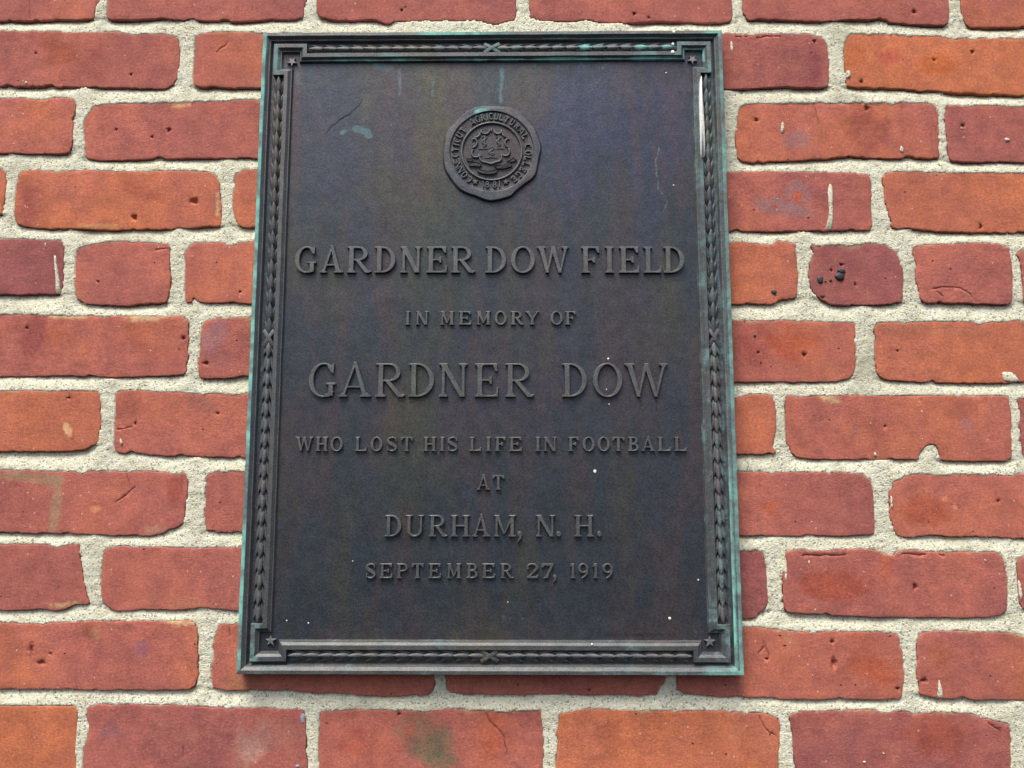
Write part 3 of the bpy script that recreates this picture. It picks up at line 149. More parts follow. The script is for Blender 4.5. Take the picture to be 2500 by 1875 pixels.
def brick_material():
    s = NT('fired_clay')
    col = s.attr('tint').outputs['Color']
    n1 = s.noise(55, 5, .6); n2 = s.noise(420, 3, .6); n3 = s.noise(14, 3, .5)
    col = s.mix(s.ramp(n1, .3, .7), s.mix(1., col, (.84, .83, .86), 'MULTIPLY'), s.mix(1., col, (1.14, 1.14, 1.08), 'MULTIPLY'))
    col = s.mix(s.ramp(n2, .25, .75), s.mix(1., col, (.84, .80, .80), 'MULTIPLY'), s.mix(1., col, (1.14, 1.17, 1.18), 'MULTIPLY'))
    # pale bloom in clouds, thin
    bl = s.math('MULTIPLY', s.ramp(s.noise(38, 5, .65), .56, .78), s.ramp(n2, .35, .65, .15, .5))
    col = s.mix(bl, col, lin((196, 122, 100)))
    # pale grit specks
    v = s.voro(520); d = s.ramp(v.outputs['Distance'], .2, .4, 1, 0)
    sel = s.n('ShaderNodeSeparateColor'); s.l(v.outputs['Color'], sel.inputs[0])
    pick = s.ramp(sel.outputs[0], .88, .94)
    col = s.mix(s.math('MULTIPLY', s.math('MULTIPLY', d, pick), .6), col, lin((214, 150, 128)))
    v2 = s.voro(110); sel2 = s.n('ShaderNodeSeparateColor'); s.l(v2.outputs['Color'], sel2.inputs[0])
    d2 = s.math('MULTIPLY', s.ramp(v2.outputs['Distance'], .05, .11, 1, 0), s.ramp(sel2.outputs[1], .93, .95))
    col = s.mix(s.math('MULTIPLY', d2, .8), col, lin((232, 200, 180)))
    # pinholes
    v3 = s.voro(120); sel3 = s.n('ShaderNodeSeparateColor'); s.l(v3.outputs['Color'], sel3.inputs[0])
    pin = s.math('MULTIPLY', s.ramp(s.math('ADD', v3.outputs['Distance'], s.math('MULTIPLY', s.noise(600, 2, .6), .12)), .11, .19, 1, 0), s.ramp(sel3.outputs[2], .90, .93))
    col = s.mix(s.math('MULTIPLY', pin, .8), col, lin((92, 30, 22)))
    s.l(col, s.b.inputs['Base Color']); s.b.inputs['Roughness'].default_value = .9
    s.b.inputs['Specular IOR Level'].default_value = .25
    h = s.math('ADD', s.math('MULTIPLY', s.noise(1000, 4, .75), .75), s.math('MULTIPLY', s.noise(150, 5, .65, vec=s.scaled(.85, 1, 1.1)), .55))
    h = s.math('SUBTRACT', h, s.math('MULTIPLY', pin, 1.6))
    s.l(s.bump(h, .0014), s.b.inputs['Normal'])
    return s.m
def mortar_material(name='mortar_sand', dirt=True):
    s = NT(name)
    v = s.voro(760); sp = s.n('ShaderNodeSeparateColor'); s.l(v.outputs['Color'], sp.inputs[0])
    base = s.mix(s.ramp(s.noise(45, 4, .6), .35, .65), lin((219, 215, 187)), lin((232, 229, 203)))
    base = s.mix(s.ramp(sp.outputs[0], .55, .9, 0, .7), base, lin((243, 246, 234)))
    base = s.mix(s.math('MULTIPLY', s.ramp(sp.outputs[1], .70, .8), .4), base, lin((184, 174, 140)))
    base = s.mix(s.math('MULTIPLY', s.ramp(sp.outputs[2], .90, .94), .7), base, lin((122, 116, 108)))
    v2 = s.voro(230); s2 = s.n('ShaderNodeSeparateColor'); s.l(v2.outputs['Color'], s2.inputs[0])
    gr = s.math('MULTIPLY', s.ramp(v2.outputs['Distance'], .12, .22, 1, 0), s.ramp(s2.outputs[0], .84, .87))
    base = s.mix(s.math('MULTIPLY', gr, .85), base, lin((84, 82, 84)))
    gr2 = s.math('MULTIPLY', s.ramp(v2.outputs['Distance'], .14, .26, 1, 0), s.ramp(s2.outputs[1], .86, .88))
    base = s.mix(s.math('MULTIPLY', gr2, .6), base, lin((205, 150, 96)))
    if dirt: base = s.mix(s.ramp(s.noise(16, 5, .65), .50, .74, 0, .7), base, lin((166, 162, 140)))
    s.l(base, s.b.inputs['Base Color']); s.b.inputs['Roughness'].default_value = .95; s.b.inputs['Specular IOR Level'].default_value = .15
    h = s.math('ADD', s.math('MULTIPLY', v.outputs['Distance'], -.5), s.math('MULTIPLY', s.noise(420, 4, .7), .7))
    s.l(s.bump(h, .0009), s.b.inputs['Normal'])
    return s.m
def bronze_material(name, dark=1.0, warm=0.0, rough=.5, grain=1.0, t1=(112, 146, 144), t2=(138, 216, 204)):
    s = NT(name)
    st = s.scaled(1, 1, .22)
    slate = (.043*dark, .054*dark, .066*dark); plum = (.066*dark, .057*dark, .063*dark); olive = (.070*dark, .069*dark, .052*dark); blue = (.044*dark, .055*dark, .078*dark)
    c = s.mix(s.ramp(s.noise(26, 6, .68, vec=st, dist=.4), .44, .58), slate, plum)
    c = s.mix(s.ramp(s.noise(17, 5, .6, vec=s.scaled(1.3, 1, .3)), .52, .72, 0, .75), c, blue)
    mp = s.n('ShaderNodeMapping'); s.l(s.pos, mp.inputs[0]); mp.inputs['Location'].default_value = (3.1, 0, 1.7); mp.inputs['Scale'].default_value = (1, 1, .35)
    c = s.mix(s.ramp(s.noise(19, 5, .6, vec=mp.outputs[0]), .50, .72, 0, .8+.2*warm), c, olive)
    if warm: c = s.mix(.5*warm, c, (.150, .146, .120))
    if 'raised' in name or 'rim' in name: c = s.mix(.45, c, (.100, .108, .104) if dark < 2.2 or 'rim' in name else (.122, .123, .112) if dark < 3 else (.24, .23, .20))
    ch = s.noise(260, 3, .7); c = s.mix(s.ramp(ch, .52, .66, 0, .5), c, plum); c = s.mix(s.ramp(s.noise(330, 3, .7, vec=mp.outputs[0]), .52, .66, 0, .45), c, blue); c = s.mix(s.ramp(s.noise(210, 3, .7, vec=mp.outputs[0]), .54, .68, 0, .4), c, olive)
    if 'field' in name: c = s.mix(1., c, s.attr('tint').outputs['Color'], 'MULTIPLY')
    if 'brown' in name: c = s.mix(.6, c, (.074, .056, .052))
    g = s.noise(900, 2, .8)
    c = s.mix(s.ramp(g, .34, .66), s.mix(1., c, (.68, .68, .70), 'MULTIPLY'), s.mix(1., c, (1.34, 1.34, 1.36), 'MULTIPLY'))
    b2 = s.noise(85, 4, .6)
    c = s.mix(s.ramp(b2, .3, .7), s.mix(1., c, (.86, .87, .88), 'MULTIPLY'), s.mix(1., c, (1.14, 1.13, 1.12), 'MULTIPLY'))
    # verdigris
    a = s.attr('patina').outputs['Fac']
    pn = s.math('ADD', s.math('MULTIPLY', s.noise(150, 5, .7), .9), s.math('MULTIPLY', s.noise(700, 2, .6), .35))
    f = s.ramp(s.math('ADD', a, pn), .92, 1.38)
    teal = s.mix(s.ramp(s.noise(60, 4, .6), .35, .65), lin(t1), lin(t2))
    teal = s.mix(s.ramp(a, .25, .8), lin((104, 128, 132)), teal)
    c = s.mix(f, c, teal)
    s.l(c, s.b.inputs['Base Color'])
    s.put(s.b.inputs['Metallic'], s.ramp(f, 0, .6, .45, 0))
    s.put(s.b.inputs['Roughness'], s.ramp(f, 0, 1, rough, .85))
    h = s.math('ADD', s.math('MULTIPLY', g, .5*grain), s.math('MULTIPLY', b2, .5))
    s.l(s.bump(h, .0004), s.b.inputs['Normal'])
    return s.m
def plain(name, c, rough=.8, n=0.2, bumpd=.0004):
    s = NT(name); k = s.noise(500, 3, .6)
    s.l(s.mix(s.ramp(k, .3, .7), tuple(x*(1-n) for x in c), tuple(min(1, x*(1+n)) for x in c)), s.b.inputs['Base Color'])
    s.b.inputs['Roughness'].default_value = rough; s.l(s.bump(k, bumpd), s.b.inputs['Normal']); return s.m

M_BRICK = brick_material(); M_MORTAR = mortar_material(); M_SMEAR = mortar_material('dried_mortar_film', False)
M_FIELD = bronze_material('bronze_field', 1.0, 0, .44, 1.0, (92, 116, 124), (112, 146, 152)); M_EDGE = bronze_material('bronze_raised', 1.7, .9, .5, .6)
M_RIM = bronze_material('bronze_rim', 2.3, 1.0, .55, .6, (104, 130, 126), (132, 206, 192))
M_LETTER = bronze_material('bronze_raised_lettering', 2.25, 1.0, .4, .6); M_STAR = bronze_material('bronze_raised_star', 3.4, 1.0, .6, .6)
M_BROWN = bronze_material('bronze_brown', 1.5, .0, .6, .8)
M_LEAF = bronze_material('bronze_leaf', 1.9, .9, .55, .8); M_MED = bronze_material('bronze_medallion', 1.45, .3, .5, .6)
M_WHITE = plain('chalky_white', (.88, .88, .83), .7, .08); M_TAR = plain('black_tar', (.035, .038, .042), .55, .3)
M_LIME = plain('pale_grey_lime', lin((158, 160, 172)), .8, .12); M_DARK = plain('dark_groove', (.012, .011, .011), .9, .2)

# ------------------------------------------------------------------ the brick wall
wall = empty('brick_wall', (0, -400, 0))
wall['label'] = 'weathered red brick wall with pale sandy mortar joints behind the bronze plaque'; wall['category'] = 'wall'

def resample(pts, step):
    p = np.array(pts, float); q = np.roll(p, -1, 0); out = []
    # one corner cutting pass
    c = np.empty((2*len(p), 2)); c[0::2] = p*.82+q*.18; c[1::2] = p*.18+q*.82
    # undo cutting on nearly straight runs is unnecessary: they stay on the line
    p = c; q = np.roll(p, -1, 0)
    for a, b in zip(p, q):
        L = np.hypot(*(b-a)); k = max(1, int(round(L/step)))
        for i in range(k): out.append(a+(b-a)*i/k)
    out = np.array(out)
    d = np.hypot(*(np.roll(out, -1, 0)-out).T)
    return out[d > step*.2]
def area(p): x, y = p[:, 0], p[:, 1]; return .5*np.sum(x*np.roll(y, -1)-y*np.roll(x, -1))
def normals_in(p):
    t = np.roll(p, -1, 0)-np.roll(p, 1, 0)
    for _ in range(3): t = (np.roll(t, 1, 0)+2*t+np.roll(t, -1, 0))/4
    t /= np.maximum(np.hypot(t[:, 0], t[:, 1]), 1e-6)[:, None]
    return np.stack([-t[:, 1], t[:, 0]], 1)            # inward for counter-clockwise
def inside(px_, pz_, poly):
    r = np.zeros(px_.shape, bool); n = len(poly)
    for i in range(n):
        x1, y1 = poly[i]; x2, y2 = poly[(i+1) % n]
        if y1 == y2: continue
        m = ((y1 > pz_) != (y2 > pz_)); r ^= m & (px_ < (x2-x1)*(pz_-y1)/(y2-y1)+x1)
    return r
P_LO = np.array(lin((170, 101, 98))); P_MD = np.array(lin((198, 117, 102))); P_HI = np.array(lin((213, 126, 90)))
def tone_col(t):
    t = np.clip(t, 0, 1)[:, None]
    return np.where(t < .5, P_LO*(1-t*2)+P_MD*t*2, P_MD*(2-t*2)+P_HI*(t*2-1))
OUTLINES = []
def make_brick(poly, tone, seed, fine=True):
    step = 1.1 if fine else 4.0
    p = resample(poly, step)
    if area(p) < 0: p = p[::-1]
    n = normals_in(p); x, z = p[:, 0], p[:, 1]
    # crumbled arrises: small ragged steps, more on some bricks
    amp = .45+.5*hash01(np.array([seed]), np.array([3]), 5)[0]
    off = fbm(x, z, 9, seed, 3)*amp*.8 + fbm(x, z, 3.4, seed+3, 3, .75)*1.15*amp
    chip = np.clip(fbm(x, z, 11, seed+9, 2)-.33, 0, 1)*5.0
    p = p + n*(off+chip)[:, None]
    OUTLINES.append(p)
    rs = np.random.RandomState(seed)
    hb = rs.uniform(-.5, .5); tx = rs.uniform(-.6, .6)/100; tz = rs.uniform(-.9, .9)/35; cx, cz = p.mean(0)
    def face_h(x, z): return hb+(x-cx)*tx+(z-cz)*tz*.5+fbm(x, z, 45, seed+1, 3)*.5+fbm(x, z, 11, seed+2, 4, .65)*.25
    inner = None
    rings = [(0, -14.), (0, None), (.28, None), (.8, None)]
    e = fbm(p[:, 0], p[:, 1], 6, seed+5, 3)
    V = []; rp = []
    for k, (d, h) in enumerate(rings):
        q = p + n*(d*(1+.4*e))[:, None]
        if h is None:
            drop = [None, .45, .12, .0][k]
            hh = face_h(q[:, 0], q[:, 1])-drop*(1+.9*e)
        else: hh = np.full(len(q), h)
        V.append(np.stack([q[:, 0], q[:, 1], hh], 1)); rp.append(q)
    N = len(p); faces = []
    for k in range(3):
        for i in range(N):
            j = (i+1) % N; faces.append((k*N+i, k*N+j, (k+1)*N+j, (k+1)*N+i))
    # inner points
    q = rp[3]; g = 2.6 if fine else 12.0
    xs = np.arange(q[:, 0].min()+g*.6, q[:, 0].max(), g); zs = np.arange(q[:, 1].min()+g*.6, q[:, 1].max(), g)
    X, Z = np.meshgrid(xs, zs); X = X+rs.uniform(-.25, .25, X.shape)*g; Z = Z+rs.uniform(-.25, .25, Z.shape)*g
    X = X.ravel(); Z = Z.ravel(); m = inside(X, Z, q - 0); 
    qi = p + n*(1.3+g*.45); m &= inside(X, Z, qi)
    X = X[m]; Z = Z[m]; H = np.zeros(len(X)); extra = []
    bx0, bx1, bz0, bz1 = p[:, 0].min(), p[:, 0].max(), p[:, 1].min(), p[:, 1].max()
    if fine:
        for (px0, pz0, rx, rz) in PITS:
            if not (bx0+2 < px0 < bx1-2 and bz0+2 < pz0 < bz1-2): continue
            keep = ((X-px0)/(rx+.9))**2+((Z-pz0)/(rz+.9))**2 > 1; X, Z, H = X[keep], Z[keep], H[keep]
            for f, dp, cnt in ((1.12, 0, 14), (.86, -1.6, 12), (.45, -3.6, 7), (0, -4.2, 1)):
                for k in range(cnt):
                    a = 2*math.pi*k/cnt+f*5; w = 1+.22*math.sin(3*a+px0)+.12*math.sin(5*a+pz0)
                    extra.append((px0+rx*f*w*math.cos(a), pz0+rz*f*w*math.sin(a), dp))
        for cl in CRACKS:
            if not (bx0 < cl[0][0] < bx1 and bz0 < cl[0][1] < bz1): continue
            c = np.array(cl); 
            for a, b in zip(c[:-1], c[1:]):
                L = np.hypot(*(b-a)); k = max(2, int(L/.8)); t = (b-a)/L; nn = np.array([-t[1], t[0]])
                for i in range(k):
                    m0 = a+(b-a)*i/k+nn*(rs.uniform(-.3, .3)+1.3*float(fbm(np.array([a[0]+(b-a)[0]*i/k]), np.array([a[1]+(b-a)[1]*i/k]), 7, 9, 2)[0]))
                    if not inside(np.array([m0[0]]), np.array([m0[1]]), qi)[0]: continue
                    keep = np.hypot(X-m0[0], Z-m0[1]) > .9; X, Z, H = X[keep], Z[keep], H[keep]
                    for s_, dp in ((-.36, 0), (0, -1.3), (.36, 0)):
                        r_ = m0+nn*s_; extra.append((r_[0], r_[1], dp))
    if extra:
        ex = np.array(extra); mm_ = inside(ex[:, 0], ex[:, 1], p+n*1.6); ex = ex[mm_]
        X = np.concatenate([X, ex[:, 0]]); Z = np.concatenate([Z, ex[:, 1]]); H = np.concatenate([H, ex[:, 2]])
    pts = [Vector((a, b)) for a, b in q]+[Vector((a, b)) for a, b in zip(X, Z)]
    r = delaunay_2d_cdt(pts, [(i, (i+1) % N) for i in range(N)], [], 1, 1e-5)
    vo = r[0]; base = 3*N; orig = r[3]; idx = {}
    allv = np.concatenate(V); addv = []
    hin = face_h(X, Z)+H
    for i, v in enumerate(vo):
        o = orig[i][0] if orig[i] else -1
        if 0 <= o < N: idx[i] = base+o
        else:
            idx[i] = len(allv)+len(addv)
            addv.append((v.x, v.y, hin[o-N] if o >= N else float(face_h(np.array([v.x]), np.array([v.y]))[0])))
    for f in r[2]: faces.append(tuple(idx[k] for k in f))
    if addv: allv = np.concatenate([allv, np.array(addv)])
    # colour of the clay itself
    x, z = allv[:, 0], allv[:, 1]
    t = tone + fbm(x, z*.8, 60, seed+20, 3)*.42 + fbm(x, z, 14, seed+21, 3)*.10
    c = tone_col(t)*(1+fbm(x, z, 80, seed+23, 2)*.10)[:, None]
    if fine:
        for (sx, sz, rx, rz, rot, colr, stg) in STAINS:
            if not (bx0-rx < sx < bx1+rx and bz0-rz < sz < bz1+rz): continue
            if not (bx0-2 <= sx <= bx1+2 and bz0-2 <= sz <= bz1+2): continue
            a = math.radians(-rot); dx = x-sx; dz = z-sz; u = dx*math.cos(a)+dz*math.sin(a); w = -dx*math.sin(a)+dz*math.cos(a)
            small = min(rx, rz) < 14
            dd = np.sqrt((u/rx)**2+(w/rz)**2)+fbm(x, z, 13 if not small else 5, 77, 4, .65)*(.85 if not small else .35)
            m_ = (smooth(1.2, .2, dd) if not small else smooth(1.15, .75, dd))*stg
            c = c*(1-m_[:, None])+np.array(lin(colr))*m_[:, None]
    # mortar film left along the arrises
    ed = np.zeros(len(x)); ed[:base+N] = 1
    zt = smooth(bz1-9, bz1-2.5, z)*.8+.25
    fl = smooth(.18, .62, fbm(x, z, 22, seed+31, 3)+ed*.25-.22)*zt
    c = c*(1-fl[:, None]*.55)+np.array(lin((205, 160, 128)))*fl[:, None]*.55
    o = mk('brick', allv, faces, M_BRICK, wall, True, None, c)
    fl_ = [i >= 2*N for i in range(len(o.data.polygons))]; o.data.polygons.foreach_set('use_smooth', fl_)
    return o

rows = {}
for k, (name, tone, poly) in enumerate(BRICKS):
    make_brick(poly, tone, 100+k*13); p = np.array(poly)
    rows.setdefault(int(name[:-1]), []).append((p[:, 0].min(), p[:, 0].max(), p[:, 1].min(), p[:, 1].max()))
# the wall goes on beyond the photograph's edges for a little way
rs = np.random.RandomState(5); extra_b = []
for r, lst in sorted(rows.items()):
    lst.sort(); z0, z1 = lst[0][2], lst[0][3]; x = lst[0][0]-11
    zz = (z0+2, z1-2)
    while x > -760:
        L = rs.uniform(186, 200); extra_b.append((x-L, x, *zz)); x -= L+11
    x = lst[-1][1]+11; zz = (lst[-1][2]+2, lst[-1][3]-2)
    while x < 760:
        L = rs.uniform(186, 200); extra_b.append((x, x+L, *zz)); x += L+11
ztop = max(a[3] for a in rows[0])+10; zbot = min(a[2] for a in rows[10])-10
for k in range(3):
    for s_ in (0, 1):
        z0 = ztop+k*68 if s_ == 0 else zbot-k*68-57
        x = -760-rs.uniform(0, 120)
        while x < 760:
            L = rs.uniform(190, 202); extra_b.append((x, x+L, z0, z0+57)); x += L+11
for k, (x0, x1, z0, z1) in enumerate(extra_b):
    pl = [(x0, z0), ((x0+x1)/2, z0+rs.uniform(-1, 1)), (x1, z0), (x1+rs.uniform(-1, 1), (z0+z1)/2), (x1, z1), ((x0+x1)/2, z1+rs.uniform(-1, 1)), (x0, z1), (x0, (z0+z1)/2)]
    make_brick(pl, rs.uniform(.15, .85), 3000+k*7, False)

# mortar bed: one relief sheet, recessed under each brick, nearly flush on top of the next one down
def axis(lo, hi, step, far, cstep): return np.concatenate([np.arange(-far, lo, cstep), np.arange(lo, hi, step), np.arange(hi, far+cstep, cstep)])
gx = axis(-515, 545, 1.35, 975, 6.); gz = axis(-395, 365, 1.35, 600, 5.)
GX, GZ = np.meshgrid(gx, gz); MASK = np.zeros(GX.shape, bool)
for p in OUTLINES:
    i0, i1 = np.searchsorted(gx, [p[:, 0].min(), p[:, 0].max()]); j0, j1 = np.searchsorted(gz, [p[:, 1].min(), p[:, 1].max()])
    if i1 <= i0 or j1 <= j0: continue
    MASK[j0:j1, i0:i1] |= inside(GX[j0:j1, i0:i1], GZ[j0:j1, i0:i1], p)
dup = np.full(GX.shape, 99.); ddn = np.full(GX.shape, 99.); din = np.zeros(GX.shape)
last = np.full(len(gx), 1e3)
for j in range(len(gz)-1, -1, -1):
    last = np.where(MASK[j], gz[j], last); dup[j] = last-gz[j]
last = np.full(len(gx), -1e3)
for j in range(len(gz)):
    last = np.where(MASK[j], gz[j], last); ddn[j] = gz[j]-last
last = np.full(len(gx), 1e3)
for j in range(len(gz)-1, -1, -1):
    last = np.where(~MASK[j], gz[j], last); din[j] = np.where(MASK[j], last-gz[j], 0)
lowf = fbm(GX, GZ, 40, 301, 3); midf = fbm(GX, GZ, 9, 302, 3); fin = fbm(GX, GZ, 3.2, 303, 3)
fr = np.clip(ddn/np.maximum(ddn+dup, 1e-3), 0, 1); hj = (ddn+dup) < 26
Hm = np.where(hj, -.1-4.0*(1+1.0*lowf)*fr**1.8, -.4)-.8*np.exp(-dup/2.)+lowf*.6+midf*.4+fin*.35
def blur_x(A, Wt, k):
    c = np.cumsum(np.pad(A*Wt, ((0, 0), (k+1, k))), 1); w = np.cumsum(np.pad(Wt.astype(float), ((0, 0), (k+1, k))), 1)
    return (c[:, 2*k+1:]-c[:, :-2*k-1])/np.maximum(w[:, 2*k+1:]-w[:, :-2*k-1], 1e-6)
free = ~MASK
for _ in range(3): Hm = np.where(free, blur_x(Hm, free, 3), Hm)
Hm = Hm+np.where(free, fin*.3+fbm(GX, GZ, 1.9, 304, 1)*.22, 0)
Hm = np.where(MASK, np.maximum(-6., -.45+midf*1.0+fin*1.0+lowf*.5-.85*din), Hm)
nx, nz = len(gx), len(gz); ii = (np.arange(nz-1)[:, None]*nx+np.arange(nx-1)[None, :]).ravel()
quads = np.stack([ii, ii+1, ii+nx+1, ii+nx], 1)
co = np.stack([GX.ravel(), -Hm.ravel(), GZ.ravel()], 1)*.001
me = bpy.data.meshes.new('mortar'); me.vertices.add(len(co)); me.vertices.foreach_set('co', (co-np.array([0, 0, -.4])).astype(np.float32).ravel())
me.loops.add(len(quads)*4); me.loops.foreach_set('vertex_index', quads.ravel().astype(np.int32))
me.polygons.add(len(quads)); me.polygons.foreach_set('loop_start', np.arange(len(quads), dtype=np.int32)*4)
me.polygons.foreach_set('loop_total', np.full(len(quads), 4, np.int32)); me.update(calc_edges=True); me.validate()
me.polygons.foreach_set('use_smooth', [True]*len(me.polygons)); me.materials.append(M_MORTAR)
mo = bpy.data.objects.new('mortar', me); COL.objects.link(mo); mo.parent = wall; mo.location = (0, 0, 0)

def blob(name, poly, h0, h1, mat, parent, seed=1, rough=.35, step=1.0, label=None, dome=True):
    p = resample(poly, step)
    if area(p) < 0: p = p[::-1]
    n = normals_in(p); p = p-n*(fbm(p[:, 0], p[:, 1], 2.5, seed, 2)*rough)[:, None]
    N = len(p); c = p.mean(0); V = []
    lv = [(1., h0), (.93, h0+(h1-h0)*.75), (.6, h1)] if dome else [(1., h0), (1., h1)]
    for f, h in lv:
        q = c+(p-c)*f; V += [(a, b, h) for a, b in q]
    V.append((c[0], c[1], h1+(.1 if dome else 0)))
    F = []
    for k in range(len(lv)-1):
        for i in range(N): j = (i+1) % N; F.append((k*N+i, k*N+j, (k+1)*N+j, (k+1)*N+i))
    k = len(lv)-1
    for i in range(N): F.append((k*N+i, k*N+(i+1) % N, len(V)-1))
    o = mk(name, V, F, mat, parent)
    if label: o['label'] = label
    return o
for k, s_ in enumerate(SMEARS): blob('mortar_smear', s_, -.9, 1.0, M_SMEAR, wall, 40+k, .3)
def ell(x, z, rx, rz, n=12, w=.15): return [(x+rx*(1+w*math.sin(3*a+x))*math.cos(a), z+rz*(1+w*math.cos(2*a+z))*math.sin(a)) for a in [2*math.pi*i/n for i in range(n)]]
for k, (x, z, rx, rz, kd) in enumerate(TARS):
    blob('tar_drop' if kd == 'tar' else 'lime_spot', ell(x, z, rx, rz), -.8, 1.0+(.8 if kd == 'tar' and rx > 3 else 0), M_TAR if kd == 'tar' else M_LIME, wall, 60+k, .25, .8)

# ------------------------------------------------------------------ the plaque
PH = PLAQUE_H/2
plaque = empty('bronze_plaque', (0, -PH, 0))
plaque['label'] = 'dark bronze memorial plaque with raised lettering, round seal and laurel border'; plaque['category'] = 'plaque'
HF = 9.4

def seg_dist(x, z, pts):
    d = np.full(x.shape, 1e3); pts = np.array(pts)
    for a, b in zip(pts[:-1], pts[1:]):
        ab = b-a; t = np.clip(((x-a[0])*ab[0]+(z-a[1])*ab[1])/max(ab@ab, 1e-6), 0, 1)
        d = np.minimum(d, np.hypot(x-a[0]-t*ab[0], z-a[1]-t*ab[1]))
    return d
# field
fx = np.arange(-216, 216.1, 1.6); fz = np.arange(-PH+4, PH-4, 1.6); FX, FZ = np.meshgrid(fx, fz)
pat = np.zeros(FX.shape)
wx = FX+fbm(FX, FZ, 12, 501, 3)*2.2; wz = FZ+fbm(FX, FZ, 12, 502, 3)*2.2
for pts, w, st in FIELD_MARKS:
    pat = np.maximum(pat, (st*.62+.16)*smooth(w*1.25+.5, w*.1, seg_dist(wx, wz, pts)))
top = smooth(PH-60, PH-30, FZ)*np.clip(fbm(FX, FZ*.15, 9, 503, 3)+.05, 0, 1)*.75
edge = np.maximum(smooth(188, 214, np.abs(FX))*.35+smooth(196, 204, FX)*.12, smooth(PH-22, PH-5, np.abs(FZ))*.3)
botl = smooth(-PH+60, -PH+30, FZ)*.16
pat = np.maximum(np.maximum(pat, top*.8), np.maximum(edge, botl))
TT = np.ones(FX.shape+(3,))
def wash(cx, cz, rx, rz, mul, sd):
    global TT
    d = np.sqrt(((FX-cx)/rx)**2+((FZ-cz)/rz)**2)+fbm(FX, FZ*.35, 26, sd, 4, .65)*.9
    m = smooth(1.25, .2, d)[..., None]; TT = TT*(1-m+m*(1+(np.array(mul)-1)*.62))
wash(125, 205, 95, 90, (1.12, 1.02, 1.55), 801); wash(-45, 120, 45, 170, (1.30, 1.22, .82), 802); wash(-150, 190, 60, 80, (1.22, 1.08, 1.22), 803)
wash(30, -60, 150, 60, (1.08, .98, 1.10), 804); wash(-60, -200, 130, 70, (.88, .95, 1.02), 805); wash(0, -272, 220, 22, (1.42, 1.22, 1.14), 806)
wash(20, 250, 120, 40, (1.25, 1.20, 1.02), 807); wash(165, -100, 40, 130, (1.22, 1.08, 1.12), 808); wash(-70, -90, 30, 90, (1.22, 1.16, .82), 809)
Hf = HF+fbm(FX, FZ, 60, 511, 3)*.25+fbm(FX, FZ, 12, 512, 2)*.06
nx, nz = len(fx), len(fz); F = [(j*nx+i, j*nx+i+1, (j+1)*nx+i+1, (j+1)*nx+i) for j in range(nz-1) for i in range(nx-1)]
mk('field_panel', np.stack([FX.ravel(), FZ.ravel(), Hf.ravel()], 1), F, M_FIELD, plaque, True, {'patina': pat.ravel()}, TT.reshape(-1, 3))

def sweep(name, path, profile, mat, parent, patf, step=4.0, seed=0, wob=.12):
    """closed rectilinear path (counter-clockwise), profile = [(offset inward, height)]"""
    P = np.array(path, float); n = len(P); E_ = np.roll(P, -1, 0)-P; E_ /= np.hypot(E_[:, 0], E_[:, 1])[:, None]
    Nn = np.stack([-E_[:, 1], E_[:, 0]], 1); C = Nn+np.roll(Nn, 1, 0)
    V = []; S = []; cnt = None
    for (d, h) in profile:
        Q = P+C*d; row = []
        for i in range(n):
            a, b = Q[i], Q[(i+1) % n]; k = max(1, int(round(np.hypot(*(P[(i+1) % n]-P[i]))/step)))
            for j in range(k): row.append((*(a+(b-a)*j/k), i))
        row = np.array(row); cnt = len(row)
        hh = h+fbm(row[:, 0], row[:, 1], 14, seed+int(d*10), 2)*wob
        xx = row[:, 0]+fbm(row[:, 0], row[:, 1], 22, seed+1, 2)*wob*1.5; zz = row[:, 1]+fbm(row[:, 0], row[:, 1], 22, seed+2, 2)*wob*1.5
        V.append(np.stack([xx, zz, hh], 1)); S.append(np.stack([np.full(cnt, d), row[:, 2]], 1))
    V = np.concatenate(V); S = np.concatenate(S); F = []
    for k in range(len(profile)-1):
        for i in range(cnt): j = (i+1) % cnt; F.append((k*cnt+i, k*cnt+j, (k+1)*cnt+j, (k+1)*cnt+i))
    pa = patf(V[:, 0], V[:, 1], V[:, 2], S[:, 0], S[:, 1].astype(int))
    return mk(name, V, F, mat, parent, False, {'patina': pa})
def rim_pat(x, z, h, d, side):
    # sides of the counter-clockwise outer path: 0 bottom, 1 right, 2 top, 3 left
    n = fbm(x, z, 30, 601, 3); p = np.zeros(len(x)); strip = d < 3.8
    L = (side == 3); p = np.where(L & strip, .66+.42*smooth(-120, 40, z)-.2*smooth(220, 290, z)+.42*n+.5*smooth(-PH+26, -PH+6, z)*(z < -PH+24), p)
    p = np.where(L & ~strip, .12+.1*n+.45*smooth(190, 280, z)*(d < 4.6), p)
    R = (side == 1); p = np.where(R & strip, .56+.14*n+.2*smooth(-200, -285, z), p)
    p = np.where(R & ~strip, .36+.2*n+.5*smooth(0, -260, z)*((d > 5.9) & (d < 7.2)), p)
    T = (side == 2); p = np.where(T & strip, .12+.85*np.clip(fbm(x, z, 55, 603, 2)+.12, 0, 1)*smooth(-160, -60, x), p)
    p = np.where(T & ~strip, .10+.42*((d > 6) & (d < 7.1))*smooth(-150, 40, x)+.3*n, p)
    Bm = (side == 0); p = np.where(Bm, .34+.2*n+.22*smooth(120, 215, x)+.3*np.clip(fbm(x, z, 40, 604, 2), 0, 1), p)
    p = np.where(Bm & ~strip, p-.12, p)
    return p
outer = [(-220, -PH), (220, -PH), (220, PH), (-220, PH)]
sweep('rim', outer, [(0, 1.0), (0, 15.2), (.35, 15.8), (3.3, 16.0), (3.8, 15.6), (6.2, 13.3), (6.9, 13.2), (7.2, 12.7), (8.5, HF-.6)], M_RIM, plaque, rim_pat, 4., 700)
